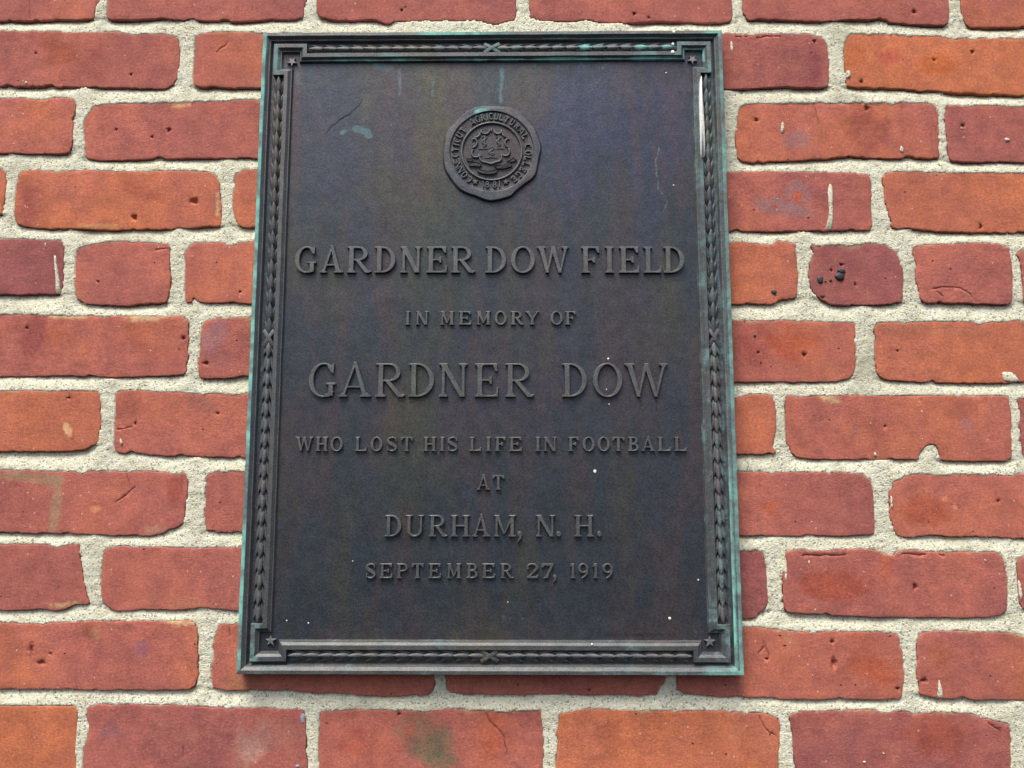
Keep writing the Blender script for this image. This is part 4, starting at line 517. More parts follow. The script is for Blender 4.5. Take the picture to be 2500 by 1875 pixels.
back = [(-219.6, -PH+.4, 1.2), (219.6, -PH+.4, 1.2), (219.6, PH-.4, 1.2), (-219.6, PH-.4, 1.2)]
mk('back', back+[(a, b, 3.0) for a, b, c in back], [(3, 2, 1, 0), (0, 1, 5, 4), (1, 2, 6, 5), (2, 3, 7, 6), (3, 0, 4, 7), (4, 5, 6, 7)], M_FIELD, plaque, False)
# stepped inner moulding with square ears at the corners
a_, b_ = 199.0, PH-20.4; ao, bo = 209.3, PH-10.6; e_ = 32.0
ear = []
ear += [(-ao, -bo), (-ao+e_, -bo), (-ao+e_, -b_), (ao-e_, -b_), (ao-e_, -bo), (ao, -bo), (ao, -bo+e_), (a_, -bo+e_), (a_, bo-e_), (ao, bo-e_), (ao, bo), (ao-e_, bo), (ao-e_, b_), (-ao+e_, b_), (-ao+e_, bo), (-ao, bo), (-ao, bo-e_), (-a_, bo-e_), (-a_, -bo+e_), (-ao, -bo+e_)]
def mould_pat(x, z, h, d, side):
    n = fbm(x, z, 18, 611, 3); p = .10+.16*n; strip = d < 4.1
    topr = z > b_-9
    line = (d > 6.2) & (d < 7.4)
    p = np.where(topr & line, .62+.5*n+.25*smooth(-60, 40, x), p)
    p = np.where(topr & strip, .20+.5*np.clip(fbm(x, z, 30, 613, 2)+.1, 0, 1), p)
    trc = (x > ao-e_-3) & (z > bo-e_-3); p = np.where(trc & strip, .52+.25*n, p)
    tlc = (x < -ao+e_+3) & (z > bo-e_-3); p = np.where(tlc, .20+.7*np.clip(n+.05, 0, 1)+.18*(x < -ao+6), p)
    blc = (x < -ao+e_+3) & (z < -bo+e_+3); p = np.where(blc & (x < -ao+9) & strip, .52+.2*n, p)
    brc = (x > ao-e_-3) & (z < -bo+e_+3); p = np.where(brc & (x > ao-14), .45+.25*n, p)
    Rr = (x > a_-9) & (np.abs(z) < bo-e_); p = np.where(Rr, .38+.15*n, p)
    Lr = (x < -a_+9) & (np.abs(z) < bo-e_); p = np.where(Lr & strip, .24+.2*n, p)
    Bb = (z < -b_+9) & (np.abs(x) < ao-e_); p = np.where(Bb, .28+.2*n, p)
    return p
sweep('moulding', ear, [(0, HF-.6), (0, 14.2), (.3, 14.6), (3.9, 14.6), (4.2, 14.2), (6.3, 12.3), (7.0, 12.2), (7.2, 11.8), (8.5, HF-.6)], M_EDGE, plaque, mould_pat, 3., 720)

# stars in the ears
def star_mesh(name, cx, cz, r, up, h0, h1, mat, parent, pt=.1):
    P = [];
    for k in range(10):
        a = math.pi/2*(1 if up else -1)+k*math.pi/5; q = r if k % 2 == 0 else r*.43
        P.append((cx+q*math.cos(a), cz+q*math.sin(a)))
    V = [(x, z, h0) for x, z in P]+[(x, z, h1-.25) for x, z in P]+[(cx+(x-cx)*.82, cz+(z-cz)*.82, h1) for x, z in P]+[(cx, cz, h1+.1)]
    F = [(i, (i+1) % 10, 10+(i+1) % 10, 10+i) for i in range(10)]+[(10+i, 10+(i+1) % 10, 20+(i+1) % 10, 20+i) for i in range(10)]+[(20+i, 20+(i+1) % 10, 30) for i in range(10)]
    return mk(name, V, F, mat, parent, False, {'patina': [pt]*len(V)})
for sx, sz in ((-1, 1), (1, 1), (-1, -1), (1, -1)):
    star_mesh('star', sx*192.2, sz*270.2, 5.0, sz < 0, HF-.4, HF+2.6, M_STAR, plaque, .15)

# ------------------------------------------------------------------ serif letters, drawn as strokes
def rect(x0, y0, x1, y1): return [(x0, y0), (x1, y0), (x1, y1), (x0, y1)]
def para(x0, y0, x1, y1, t): return [(x0, y0), (x0+t, y0), (x1+t, y1), (x1, y1)] if y1 > y0 else [(x1, y1), (x1+t, y1), (x0+t, y0), (x0, y0)]
def ring(cx, cy, rx, ry, tx, ty, a0, a1, n=20):
    out = []; A = [math.radians(a0+(a1-a0)*i/n) for i in range(n+1)]
    def pt(a, k): return (cx+(rx-tx*k)*math.cos(a), cy+(ry-ty*k)*math.sin(a))
    for a, b in zip(A[:-1], A[1:]): out.append([pt(a, 1), pt(a, 0), pt(b, 0), pt(b, 1)])
    return out
def serif(x0, x1, y, up, e, s, br=True):
    """slab with small brackets; up: the stem rises from it"""
    d = 1 if up else -1
    P = [[(x0-s, y), (x1+s, y), (x1+s, y+d*e), (x0-s, y+d*e)]]
    if br: P.append([(x0-s*.55, y+d*e*.9), (x1+s*.55, y+d*e*.9), (x1, y+d*(e+s*.75)), (x0, y+d*(e+s*.75))])
    return P
def stroke(pts, ws):
    pts = [Vector(p) for p in pts]; out = []; L = []; R_ = []
    for i, p in enumerate(pts):
        t = (pts[min(i+1, len(pts)-1)]-pts[max(i-1, 0)]).normalized(); n = Vector((-t.y, t.x)); w = ws[i]/2
        L.append(p+n*w); R_.append(p-n*w)
    for i in range(len(pts)-1): out.append([tuple(R_[i]), tuple(R_[i+1]), tuple(L[i+1]), tuple(L[i])])
    return out
def curve(ctrl, n=5):
    P = [Vector(c) for c in ctrl]; o = []
    for i in range(len(P)-1):
        p0 = P[max(i-1, 0)]; p1 = P[i]; p2 = P[i+1]; p3 = P[min(i+2, len(P)-1)]
        for k in range(n):
            t = k/n; o.append(.5*((2*p1)+(p2-p0)*t+(2*p0-5*p1+4*p2-p3)*t*t+(3*p1-p0-3*p2+p3)*t**3))
    o.append(P[-1]); return o
def glyph(c, w, t, h, ser=True):
    s = .085 if ser else 0.0; e = .055 if ser else .0; P = []
    def st(x, tt=None, y0=0., y1=1., b=True, u=True, sl=None, sr=None):
        tt = tt or t; P.append(rect(x, y0, x+tt, y1))
        if ser:
            if b: P.extend(serif(x, x+tt, y0, True, e, s))
            if u: P.extend(serif(x, x+tt, y1, False, e, s))
    if c == 'I': st((w-t)/2) if ser else P.append(rect(0, 0, w, 1))
    elif c == '1':
        P.append(rect((w-t)/2+.03, 0, (w+t)/2+.03, 1));
        if ser: P.extend(serif((w-t)/2+.03, (w+t)/2+.03, 0, True, e, s))
        P.append([(0, .76), (w/2-t*.3, .84), ((w+t)/2, 1), ((w-t)/2, 1)])
    elif c in 'LEF':
        st(s); x = s+t; P.append(rect(0, 1-h, (s+t+s if c == 'L' else w*.94), 1)) if c != 'L' else None
        if c in 'EF':
            xe = w*.95; P.append(rect(x, 1-h, xe, 1)); P.append([(xe-h*1.1, .76), (xe, .76), (xe, 1-h*.5), (xe-h*2.6, 1-h*.8)])
            xm = w*.72; P.append(rect(x-.01, .5-h/2, xm, .5+h/2)); P.append([(xm-h*.9, .38), (xm, .38), (xm, .62), (xm-h*.9, .62), (xm-h*2, .5+h*.4), (xm-h*2, .5-h*.4)])
        if c in 'LE':
            P.append(rect(0, 0, w-.02, h)); P.append([(w-h*3.6, h*.7), (w-.02, 0), (w, .29), (w-h*.9, .29), (w-h*1.5, h*1.8)])
    elif c == 'T':
        st((w-t)/2, y1=1-h*.5, u=False); P.append(rect(0, 1-h, w, 1))
        for sg in (0, 1):
            X = (lambda v: v) if sg == 0 else (lambda v: w-v)
            q = [(X(0), .74), (X(h*.9), .74), (X(h*2.4), 1-h*.8), (X(0), 1-h*.6)]; P.append(q if sg == 0 else q[::-1])
    elif c == 'H':
        st(s); st(w-s-t); P.append(rect(s+t-.01, .5-h/2, w-s-t+.01, .5+h/2))
    elif c == 'D':
        st(s, u=False, b=False); cx = s+t+.02+max(0, (w-s-t-.5)*.5); rx = w-cx; P.append(rect(0, 1-h, cx+.01, 1)); P.append(rect(0, 0, cx+.01, h))
        P.extend(ring(cx, .5, rx, .5, t*1.02, h, -90, 90))
        if ser: P.append([(0, 0), (s, 0), (s, e+s*.6), (s-s*.35, e), (0, e*.9)]); P.append([(0, 1), (0, 1-e*.9), (s*.65, 1-e), (s, 1-e-s*.6), (s, 1)])
    elif c in 'PRB':
        st(s, u=False); P.append(rect(0, 1-h, s+t+.02, 1))
        ym = {'P': .46, 'R': .46, 'B': .5}[c]; ry = (1-ym)/2; xr = w*({'P': 1., 'R': .86, 'B': .92}[c]); rx = min(xr-s-t*.9, ry*1.25); cx = xr-rx
        P.append(rect(s+t*.5, 1-h, cx+.01, 1)); P.append(rect(s+t*.5, ym, cx+.01, ym+h)); P.extend(ring(cx, ym+ry, rx, ry, t*.98, h, -90, 90, 14))
        if c == 'B':
            ry = .5/2+h*.25; rx = min(w-s-t*.9, ry*1.3); cx = w-rx; P.append(rect(0, 0, cx+.01, h)); P.append(rect(s+t*.5, 2*ry-h, cx+.01, 2*ry)); P.extend(ring(cx, ry, rx, ry, t, h, -90, 90, 14))
        if c == 'R':
            x0 = s+t+.06*w; P.append([(x0, ym+h*.3), (x0+t*1.05, ym+h*.3), (w*.96-.02, .03), (w*.9-t*.75, 0)][::-1]);
            if ser: P.append([(w*.9-t*.8, 0.0), (w*.93, -.01), (w+.03, .045), (w+.01, .085), (w*.96-.03, .08)])
    elif c == 'Q': P.extend(ring(w/2, .5, w/2, .515, t, h, 0, 360, 20)); P.append([(w*.5, .2), (w*.85, -.15), (w*1.02, -.12), (w*.68, .26)])
    elif c == 'O': P.extend(ring(w/2, .5, w/2, .515, t, h, 0, 360, 34))
    elif c in 'CG':
        P.extend(ring(w*.54, .5, w*.54, .515, t, h, 48 if c == 'C' else 50, 312 if c == 'C' else 318, 28))
        if ser: P.append([(w*.80, .74), (w*.9, .70), (w*.93, 1.0), (w*.88, 1.0), (w*.82, .93), (w*.66, .985), (w*.70, .86)])
        if c == 'C' and ser: P.append([(w*.86, .10), (w*.96, .22), (w*.9, .24), (w*.74, .10)])
        if c == 'G':
            xs = w*.90-t; P.append(rect(xs, .03, xs+t*.95, .42)); P.append(rect(xs-(s*1.0 if ser else t*.6), .42-e if ser else .36, xs+t+(s*.9 if ser else 0), .42))
            P.append([(w*.52, -.015), (w*.75, .0), (xs+t*.95, .08), (xs+t*.4, .16), (w*.6, .07)])
    elif c == 'S' or c == '8' and False:
        r = w/2; C = curve([(w*.90, .76), (w*.82, .90), (w*.52, .965), (w*.2, .88), (w*.13, .73), (w*.32, .58), (w*.62, .46), (w*.88, .30), (w*.80, .10), (w*.48, .03), (w*.18, .10), (w*.08, .24)], 3)
        n = len(C); ws = [h*.8+(t*1.15-h*.8)*math.exp(-((i/(n-1)-.5)/.2)**2)+.0*i for i in range(n)]; ws = [x+(.02) for x in ws]; P.extend(stroke(C, ws))
        if ser: P.append([(w*.84, .70), (w*.95, .70), (w*.95, .99), (w*.88, .96), (w*.80, .86)]); P.append([(w*.04, .01), (w*.12, .05), (w*.20, .15), (w*.15, .30), (w*.04, .30)])
    elif c == '8':
        P.extend(ring(w/2, .74, w*.44, .265, t*.8, h, 0, 360, 20)); P.extend(ring(w/2, .27, w*.5, .285, t*.85, h, 0, 360, 20))
    elif c == 'U':
        tn = t*.62; st(s, b=False, y0=.3); st(w-s-tn, tn, b=False, y0=.3); ow = (w-2*s)/2; P.extend(ring(w/2, .33, ow, .345, t*.85, h*1.3, 180, 360, 18))
    elif c == 'N':
        tn = t*.58; st(s, tn); st(w-s-tn, tn, b=False); P.append([(w-s-t*1.05, 0), (w-s, 0), (s+t*1.0, 1), (s-.04, 1)])
    elif c == 'M':
        tn = t*.6; st(s, tn); st(w-s-t, t); m = w*.47
        P.append([(m-t*.2, .12), (m+t*.35, .12), (s+t*1.05, 1), (s-.02, 1)]); P.append([(m-t*.1, .12), (m+t*.25, .12), (w-s, 1), (w-s-tn*1.1, 1)])
    elif c == 'A':
        tn = t*.55; ap = 1.05; x0 = s*1.1; x1 = w-s*1.1
        P.append([(x0, 0), (x0+tn, 0), (w*.49+tn*.7, ap), (w*.49-tn*.2, ap)]); P.append([(x1-t*1.05, 0), (x1, 0), (w*.49+t*.35, ap), (w*.49-t*.35, ap)])
        P.append(rect(w*.28, .30-h/2, w*.72, .30+h/2))
        if ser: P.extend(serif(x0, x0+tn, 0, True, e, s)); P.extend(serif(x1-t*1.05, x1, 0, True, e, s))
    elif c == 'W':
        tn = t*.6; a, b = w*.30, w*.70; 
        P.append([(a-t*.2, 0), (a+t*.55, 0), (s+t, 1), (s-.02, 1)]); P.append([(a, 0), (a+tn*.6, 0), (w*.5+tn*.5, 1), (w*.5-tn*.6, 1)])
        P.append([(b-t*.2, 0), (b+t*.5, 0), (w*.5+t*.45, 1), (w*.5-t*.5, 1)]); P.append([(b, 0), (b+tn*.6, 0), (w-s+.02, 1), (w-s-tn+.02, 1)])
        if ser: P.extend(serif(s, s+t*.9, 1, False, e, s)); P.extend(serif(w-s-tn, w-s, 1, False, e, s))
    elif c == 'Y':
        tn = t*.6; m = w/2; st(m-t/2, y1=.46, u=False)
        P.append([(m-t/2, .44), (m+t*.45, .44), (s+t, 1), (s-.02, 1)]); P.append([(m-t*.1, .44), (m+t/2, .44), (w-s+.02, 1), (w-s-tn+.02, 1)])
        if ser: P.extend(serif(s, s+t*.9, 1, False, e, s)); P.extend(serif(w-s-tn, w-s, 1, False, e, s))
    elif c == '2':
        C = curve([(w*.10, .70), (w*.16, .88), (w*.48, .965), (w*.82, .86), (w*.84, .66), (w*.6, .42), (w*.2, .10)], 4); n = len(C)
        ws = [h*.9+(t-h*.9)*math.exp(-((i/(n-1)-.62)/.2)**2)+.02 for i in range(n)]; P.extend(stroke(C, ws)); P.append(rect(w*.05, 0, w*.97, h*1.6)); P.append([(w*.75, h), (w*.97, 0), (w, .24), (w-h*.9, .24)])
        P.append(rect(w*.03, .62, w*.2, .74))
    elif c == '7':
        P.append(rect(w*.05, 1-h*1.6, w, 1)); P.append([(w*.05, .72), (w*.05+h, .72), (w*.05+h*2.2, 1-h), (w*.05, 1-h*.5)]); P.append([(w*.28, 0), (w*.28+t*1.1, 0), (w, 1-h), (w-t*.9, 1-h)])
        P.extend(serif(w*.30, w*.28+t, 0, True, e, s, False))
    elif c == '9':
        P.extend(ring(w/2, .68, w*.5, .335, t*.95, h*1.1, 0, 360, 24)); C = curve([(w-t*.45, .68), (w*.88, .40), (w*.68, .17), (w*.36, .0)], 4); P.extend(stroke(C, [t*.9-(t*.35)*i/12 for i in range(len(C))]))
    elif c == '.': P.append([(w/2+w*.5*math.cos(a), .12+.12*math.sin(a)) for a in [2*math.pi*i/12 for i in range(12)]])
    elif c == ',':
        P.append([(w*.52+w*.44*math.cos(a), .12+.125*math.sin(a)) for a in [2*math.pi*i/12 for i in range(12)]]); P.append([(w*.5, 0.02), (w*.1, -.24), (w*.22, -.25), (w*.75, -.12), (w*.96, .1)])
    return [q for q in P if q]
def letter_mesh(name, c, x0, z0, w, hgt, t, h, h0, h1, mat, parent, bev=.35, ser=True, rot=0., pt=.12, seed=0, label=None):
    """x0,z0 = lower left corner; rot turns about the letter's lower left corner"""
    P = glyph(c, w/hgt, t, h, ser)
    vs = []; fs = []
    for q in P:
        q = [Vector(p) for p in q]; ar = sum(q[i].x*q[(i+1) % len(q)].y-q[(i+1) % len(q)].x*q[i].y for i in range(len(q)))
        if abs(ar) < 1e-7: continue
        if ar < 0: q = q[::-1]
        fs.append(list(range(len(vs), len(vs)+len(q)))); vs += q
    r = delaunay_2d_cdt(vs, [], fs, 0, 1e-4)
    bm = bmesh.new(); bv = [bm.verts.new((v.x*hgt, v.y*hgt, 0)) for v in r[0]]
    for f, of in zip(r[2], r[5]):
        if not of: continue
        try: bm.faces.new([bv[i] for i in f])
        except ValueError: pass
    for v in [v for v in bm.verts if not v.link_faces]: bm.verts.remove(v)
    bmesh.ops.dissolve_limit(bm, angle_limit=.02, verts=bm.verts, edges=bm.edges)
    bmesh.ops.recalc_face_normals(bm, faces=bm.faces)
    for f in bm.faces:
        if f.normal.z < 0: f.normal_flip()
    edge = [e for e in bm.edges if e.is_boundary]
    lo = {}
    for e in edge:
        for v in e.verts:
            if v not in lo: lo[v] = bm.verts.new((v.co.x, v.co.y, -(h1-h0)))
    top = list(bm.faces)
    for e in edge:
        f = e.link_faces[0]; a = b = None
        for l_ in f.loops:
            if l_.edge == e: a, b = l_.vert, l_.link_loop_next.vert
        bm.faces.new((b, a, lo[a], lo[b]))
    bmesh.ops.inset_region(bm, faces=top, thickness=bev, depth=0.0, use_boundary=False, use_even_offset=False)
    topf = [f for f in bm.faces if f.normal.z > .9]
    inner = set(v for f in top if f.is_valid for v in f.verts)
    outer_v = [v for v in bm.verts if v not in inner and abs(v.co.z) < 1e-6]
    for v in outer_v: v.co.z = -.75*bev
    bm.verts.ensure_lookup_table(); bm.verts.index_update()
    ca, sa = math.cos(rot), math.sin(rot); V = [(x0+v.co.x*ca-v.co.y*sa, z0+v.co.x*sa+v.co.y*ca, h1+v.co.z) for v in bm.verts]
    F = [tuple(v.index for v in f.verts) for f in bm.faces]; bm.free()
    o = mk(name, V, F, mat, parent, False, {'patina': [pt]*len(V)})
    if label: o['label'] = label
    return o
NAMES = {',': 'comma', '.': 'full_stop'}
for k, (c, x0, w, z0, hg, t, h) in enumerate(LETTERS):
    nm = NAMES.get(c, 'letter' if c.isalpha() else 'numeral')
    letter_mesh(nm, c, x0, z0, w, hg, t, h, HF-.5, HF+(3.1 if hg > 17 else 2.6), M_LETTER, plaque, .34 if hg > 17 else .26, True, 0, .13+.1*math.sin(k*2.3), k)

# ------------------------------------------------------------------ the seal
MC = (0.25, 179.0); U = .0613
def mz(x, y): return (MC[0]+(x-897)*U, MC[1]-(y-820)*U)
mp_ = resample(MEDAL, 3.0)
if area(mp_) < 0: mp_ = mp_[::-1]
ang = np.arctan2(mp_[:, 1]-MC[1], mp_[:, 0]-MC[0]); o_ = np.argsort(ang); ang = ang[o_]; rad = np.hypot(mp_[:, 0]-MC[0], mp_[:, 1]-MC[1])[o_]
NA = 120; A_ = np.linspace(-math.pi, math.pi, NA, endpoint=False); R0 = np.interp(A_, ang, rad, period=2*math.pi)
lv = [(R0+.8, HF-.4), (R0, HF+1.6), (R0-.4, HF+2.5), (R0-1.1, HF+3.0), (39.6+(R0-39.6)*.45, HF+3.15), (np.full(NA, 40.2), HF+3.2), (np.full(NA, 39.7), HF+3.0), (np.full(NA, 39.3), HF+1.5), (np.full(NA, 33.), HF+1.1), (np.full(NA, 27.2), HF+1.1), (np.full(NA, 14.), HF+1.4), (np.full(NA, .01), HF+1.6)]
V = []
for r_, h_ in lv: V += [(MC[0]+r_[i]*math.cos(A_[i]), MC[1]+r_[i]*math.sin(A_[i]), h_+.15*math.sin(A_[i]*5)*(h_ > HF+3)) for i in range(NA)]
F = [(k*NA+i, k*NA+(i+1) % NA, (k+1)*NA+(i+1) % NA, (k+1)*NA+i) for k in range(len(lv)-1) for i in range(NA)]
V = np.array(V); pm = .10+.75*smooth(11, 4, np.hypot(V[:, 0]-mz(730, 150)[0], V[:, 1]-mz(730, 150)[1]))*(V[:, 2] > HF+3)+.1*fbm(V[:, 0], V[:, 1], 12, 901, 3)
seal = mk('medallion', V, F, M_MED, plaque, False, {'patina': pm})
DV = []; dl = [(np.full(NA, 39.45), HF+1.35), (np.full(NA, 33.), HF+1.25), (np.full(NA, 27.3), HF+1.25), (np.full(NA, 14.), HF+1.5), (np.full(NA, .01), HF+1.7)]
for r_, h_ in dl: DV += [(MC[0]+r_[i]*math.cos(A_[i]), MC[1]+r_[i]*math.sin(A_[i]), h_) for i in range(NA)]
mk('seal_ground', DV, [(k*NA+i, k*NA+(i+1) % NA, (k+1)*NA+(i+1) % NA, (k+1)*NA+i) for k in range(len(dl)-1) for i in range(NA)], M_BROWN, seal, True, {'patina': [.05]*len(DV)})
seal['label'] = 'round college seal with ring lettering and shield in its middle'
def tor(name, r0, r1, h0, h1, parent):
    V = []; pr = [(r1, h0), (r1-.15, h1-.4), ((r0+r1)/2+.4, h1), ((r0+r1)/2-.4, h1), (r0+.15, h1-.4), (r0, h0)]
    for r_, h_ in pr: V += [(MC[0]+r_*math.cos(a), MC[1]+r_*math.sin(a), h_) for a in A_]
    F = [(k*NA+i, k*NA+(i+1) % NA, (k+1)*NA+(i+1) % NA, (k+1)*NA+i) for k in range(len(pr)-1) for i in range(NA)]
    return mk(name, V, F, M_EDGE, parent, True, {'patina': [.2]*len(V)})
tor('ring', 27.3, 29.5, HF+.8, HF+3.1, seal)
def ring_text(txt, cen, tops_out=True, size=6.5):
    for c, (x, y) in zip(txt, cen):
        X, Z = mz(x, y); a = math.atan2(Z-MC[1], X-MC[0]); r = math.hypot(X-MC[0], Z-MC[1])
        if tops_out: r = 34.6
        th = a-math.pi/2 if tops_out else 0.
        cx, cz = (MC[0]+r*math.cos(a), MC[1]+r*math.sin(a)) if tops_out else (X, Z)
        w = size*{'I': .17, '1': .32, 'A': .82, 'C': .66, 'O': .72, 'G': .72, 'N': .70}.get(c, .60)
        lx = cx-(w/2)*math.cos(th)+(size/2)*math.sin(th); lz = cz-(w/2)*math.sin(th)-(size/2)*math.cos(th)
        letter_mesh('letter' if c.isalpha() else 'numeral', c, lx, lz, w, size, .165, .14, HF+.8, HF+3.1, M_RIM, seal, .15, False, th, .15)
ring_text('CONNECTICUT', [(555, 1270), (480, 1195), (412, 1120), (370, 1045), (340, 972), (320, 885), (318, 790), (335, 710), (358, 640), (398, 562), (455, 480)])
ring_text('AGRICULTURAL', [(605, 365), (685, 315), (765, 285), (828, 275), (885, 272), (965, 280), (1040, 298), (1115, 330), (1195, 378), (1270, 440), (1340, 512), (1398, 590)])
ring_text('COLLEGE', [(1455, 740), (1462, 850), (1450, 940), (1420, 1035), (1372, 1120), (1310, 1195), (1235, 1265)])
ring_text('1881', [(765, 1350), (830, 1355), (945, 1358), (1015, 1350)], False, 6.0)
for x, y in ((645, 1310), (1115, 1315)): star_mesh('star', *mz(x, y), 3.4, True, HF+1.4, HF+3.0, M_EDGE, seal, .2)
def bead(name, pts, rad, h, parent, close=False, mat=None):
    C = curve([Vector(mz(*p)) for p in pts], 4); V = []; n = len(C); K = 5
    for i, p in enumerate(C):
        t = (C[min(i+1, n-1)]-C[max(i-1, 0)]).normalized(); nn = Vector((-t.y, t.x)); r_ = rad*(1-.55*abs(2*i/(n-1)-1)**3)
        for k in range(K): a = math.pi*k/(K-1); q = p+nn*r_*math.cos(a); V.append((q.x, q.y, h+1.25*r_*math.sin(a)))
    F = [(i*K+k, (i+1)*K+k, (i+1)*K+k+1, i*K+k+1)[::-1] for i in range(n-1) for k in range(K-1)]
    return mk(name, V, F, mat or M_EDGE, parent, True, {'patina': [.15]*len(V)})
scrolls = [[(862, 455), (850, 512), (800, 540), (750, 522), (728, 490), (748, 468)], [(928, 462), (945, 518), (990, 540), (1035, 522), (1052, 492), (1030, 472)], [(715, 510), (708, 560), (668, 592), (622, 602)],
 [(602, 650), (608, 618), (645, 625), (672, 672), (655, 725), (612, 760), (592, 780)], [(625, 805), (598, 800), (590, 850), (608, 900), (650, 916), (695, 905), (700, 875), (680, 870)],
 [(740, 890), (718, 885), (716, 940), (752, 985), (820, 1002), (890, 1022), (950, 998), (1020, 978), (1050, 932), (1045, 880), (1025, 885)],
 [(1060, 520), (1082, 568), (1128, 600)], [(1165, 640), (1150, 618), (1115, 640), (1100, 690), (1120, 735), (1165, 765)], [(1140, 790), (1162, 782), (1172, 840), (1148, 885), (1095, 892), (1062, 868)], [(890, 450), (892, 480), (890, 510)]]
for sc_ in scrolls: bead('scroll', sc_, 1.15, HF+1.7, seal)
vines = [[(742, 598), (775, 572), (812, 590), (790, 625), (750, 655), (770, 690), (812, 700), (790, 735), (752, 745)], [(780, 560), (785, 650), (788, 750)], [(965, 598), (998, 572), (1035, 590), (1010, 625), (972, 655), (995, 690), (1032, 700), (1010, 735), (975, 745)], [(1003, 560), (1006, 650), (1008, 750)],
 [(855, 770), (890, 740), (925, 765), (900, 800), (855, 830), (880, 860), (925, 838), (920, 870), (860, 900)], [(890, 745), (885, 830), (888, 905)]]
for v_ in vines: bead('grapevine', v_, .7, HF+1.75, seal)
for v_ in ([(690, 780), (765, 772), (845, 778)], [(945, 775), (1020, 770), (1095, 778)], [(785, 925), (888, 912), (992, 925)]): bead('ground_line', v_, .5, HF+1.75, seal)
def plate(name, pts, h0, h1, parent, edge=.35):
    P = [mz(*p) for p in pts]; P = np.array(P)
    if area(P) < 0: P = P[::-1]
    n = len(P); c = P.mean(0); V = [(a, b, h0) for a, b in P]+[(a, b, h1) for a, b in P]; nn = normals_in(P)
    V += [(a+dx*edge, b+dz*edge, h1-.3) for (a, b), (dx, dz) in zip(P, nn)]
    F = [(i, (i+1) % n, n+(i+1) % n, n+i) for i in range(n)]+[(n+i, n+(i+1) % n, 2*n+(i+1) % n, 2*n+i) for i in range(n)]+[tuple(range(2*n, 3*n))]
    o = mk(name, V, F, M_BROWN, parent, False, {'patina': [.2]*len(V)})
    C = list(P)+[P[0]]; BV = []; m_ = len(C)
    for i in range(n):
        for q, hh in ((-.38, -.1), (0, .45), (.38, -.1)): BV.append((P[i][0]+nn[i][0]*(q+.3), P[i][1]+nn[i][1]*(q+.3), h1+hh))
    mk('ribbon_edge', BV, [(3*i+k, 3*((i+1) % n)+k, 3*((i+1) % n)+k+1, 3*i+k+1) for i in range(n) for k in range(2)], M_EDGE, parent, False, {'patina': [.25]*len(BV)})
    return o
plate('ribbon', [(560, 1000), (650, 985), (720, 1010), (748, 1050), (690, 1072), (620, 1062), (550, 1058)], HF+1.4, HF+2.7, seal)
plate('ribbon', [(665, 1078), (740, 1120), (830, 1135), (920, 1125), (985, 1098), (978, 1165), (920, 1190), (830, 1196), (745, 1178), (682, 1150)], HF+1.4, HF+3.0, seal)
plate('ribbon', [(930, 1050), (1000, 1040), (1080, 1035), (1180, 1002), (1215, 1058), (1150, 1085), (1060, 1105), (992, 1105)], HF+1.4, HF+2.7, seal)
plate('ribbon', [(1130, 985), (1185, 955), (1238, 905), (1250, 945), (1285, 962), (1230, 990), (1170, 1000)], HF+1.4, HF+2.5, seal)
plate('ribbon', [(505, 935), (600, 928), (612, 970), (560, 985), (520, 975)], HF+1.4, HF+2.5, seal)
def motto(txt, x0, y0, x1, y1, hgt):
    a = Vector(mz(x0, y0)); b = Vector(mz(x1, y1)); th = math.atan2(b.y-a.y, b.x-a.x); L = (b-a).length; n = len(txt)
    for i, c in enumerate(txt):
        p = a+(b-a)*(i/n); letter_mesh('letter', c, p.x, p.y, L/n*.72*(.3 if c == 'I' else 1), hgt, .2, .17, HF+2.2, HF+3.15, M_EDGE, seal, .08, False, th, .2)
motto('QUI', 610, 1052, 715, 1052, 1.9); motto('TRANSTULIT', 712, 1172, 965, 1172, 2.0); motto('SUSTINET', 1002, 1098, 1185, 1050, 1.9)

# ------------------------------------------------------------------ laurel garlands
def leaf_mesh(name, L, w, lean, tip=.5):
    """leaf along +x in the plane of the wall, built once and shared; lean tips it sideways"""
    S_ = [0, .10, .28, .50, .72, .90, 1.0]; W_ = [.15, .62, .95, 1.0, .80, .42, .02]; V = []
    for s_, ww in zip(S_, W_):
        for k, (u, hh) in enumerate(((-1, 0.), (-.55, .78), (0, 1.0), (.55, .78), (1, 0.))):
            y = u*w*ww; V.append(((s_-.5)*L, y, (hh*(.35+.65*ww)*w*.55)+tip*s_+lean*y*.45))
    F = [(i*5+k, (i+1)*5+k, (i+1)*5+k+1, i*5+k+1) for i in range(6) for k in range(4)]
    me = bpy.data.meshes.new(name); me.from_pydata([(x*.001, -h*.001, y*.001) for x, y, h in V], [], F)
    me.polygons.foreach_set('use_smooth', [True]*len(me.polygons)); me.materials.append(M_LEAF)
    at = me.attributes.new('patina', 'FLOAT', 'POINT'); at.data.foreach_set('value', [.14]*len(V)); me.update(); return me
def variants(base, n, seed):
    out = []
    for k in range(n):
        m = base.copy(); at = m.attributes['patina']; at.data.foreach_set('value', [[.08, .2, .42, .62][k]]*len(m.vertices)); out.append(m)
    return out
LM = {0: variants(leaf_mesh('leaf', 16.2, 2.5, 0, 1.7), 4, 0), 1: variants(leaf_mesh('leaf', 14.6, 1.9, -1.0, 1.2), 4, 1), -1: variants(leaf_mesh('leaf', 14.6, 1.9, 1.0, 1.2), 4, 2)}
garl = []
gy = PH-15.4; gxr = 204.0
runs = [('h', gy, ao-e_), ('h', -gy, ao-e_), ('v', -gxr, bo-e_), ('v', gxr, bo-e_)]
cands = []
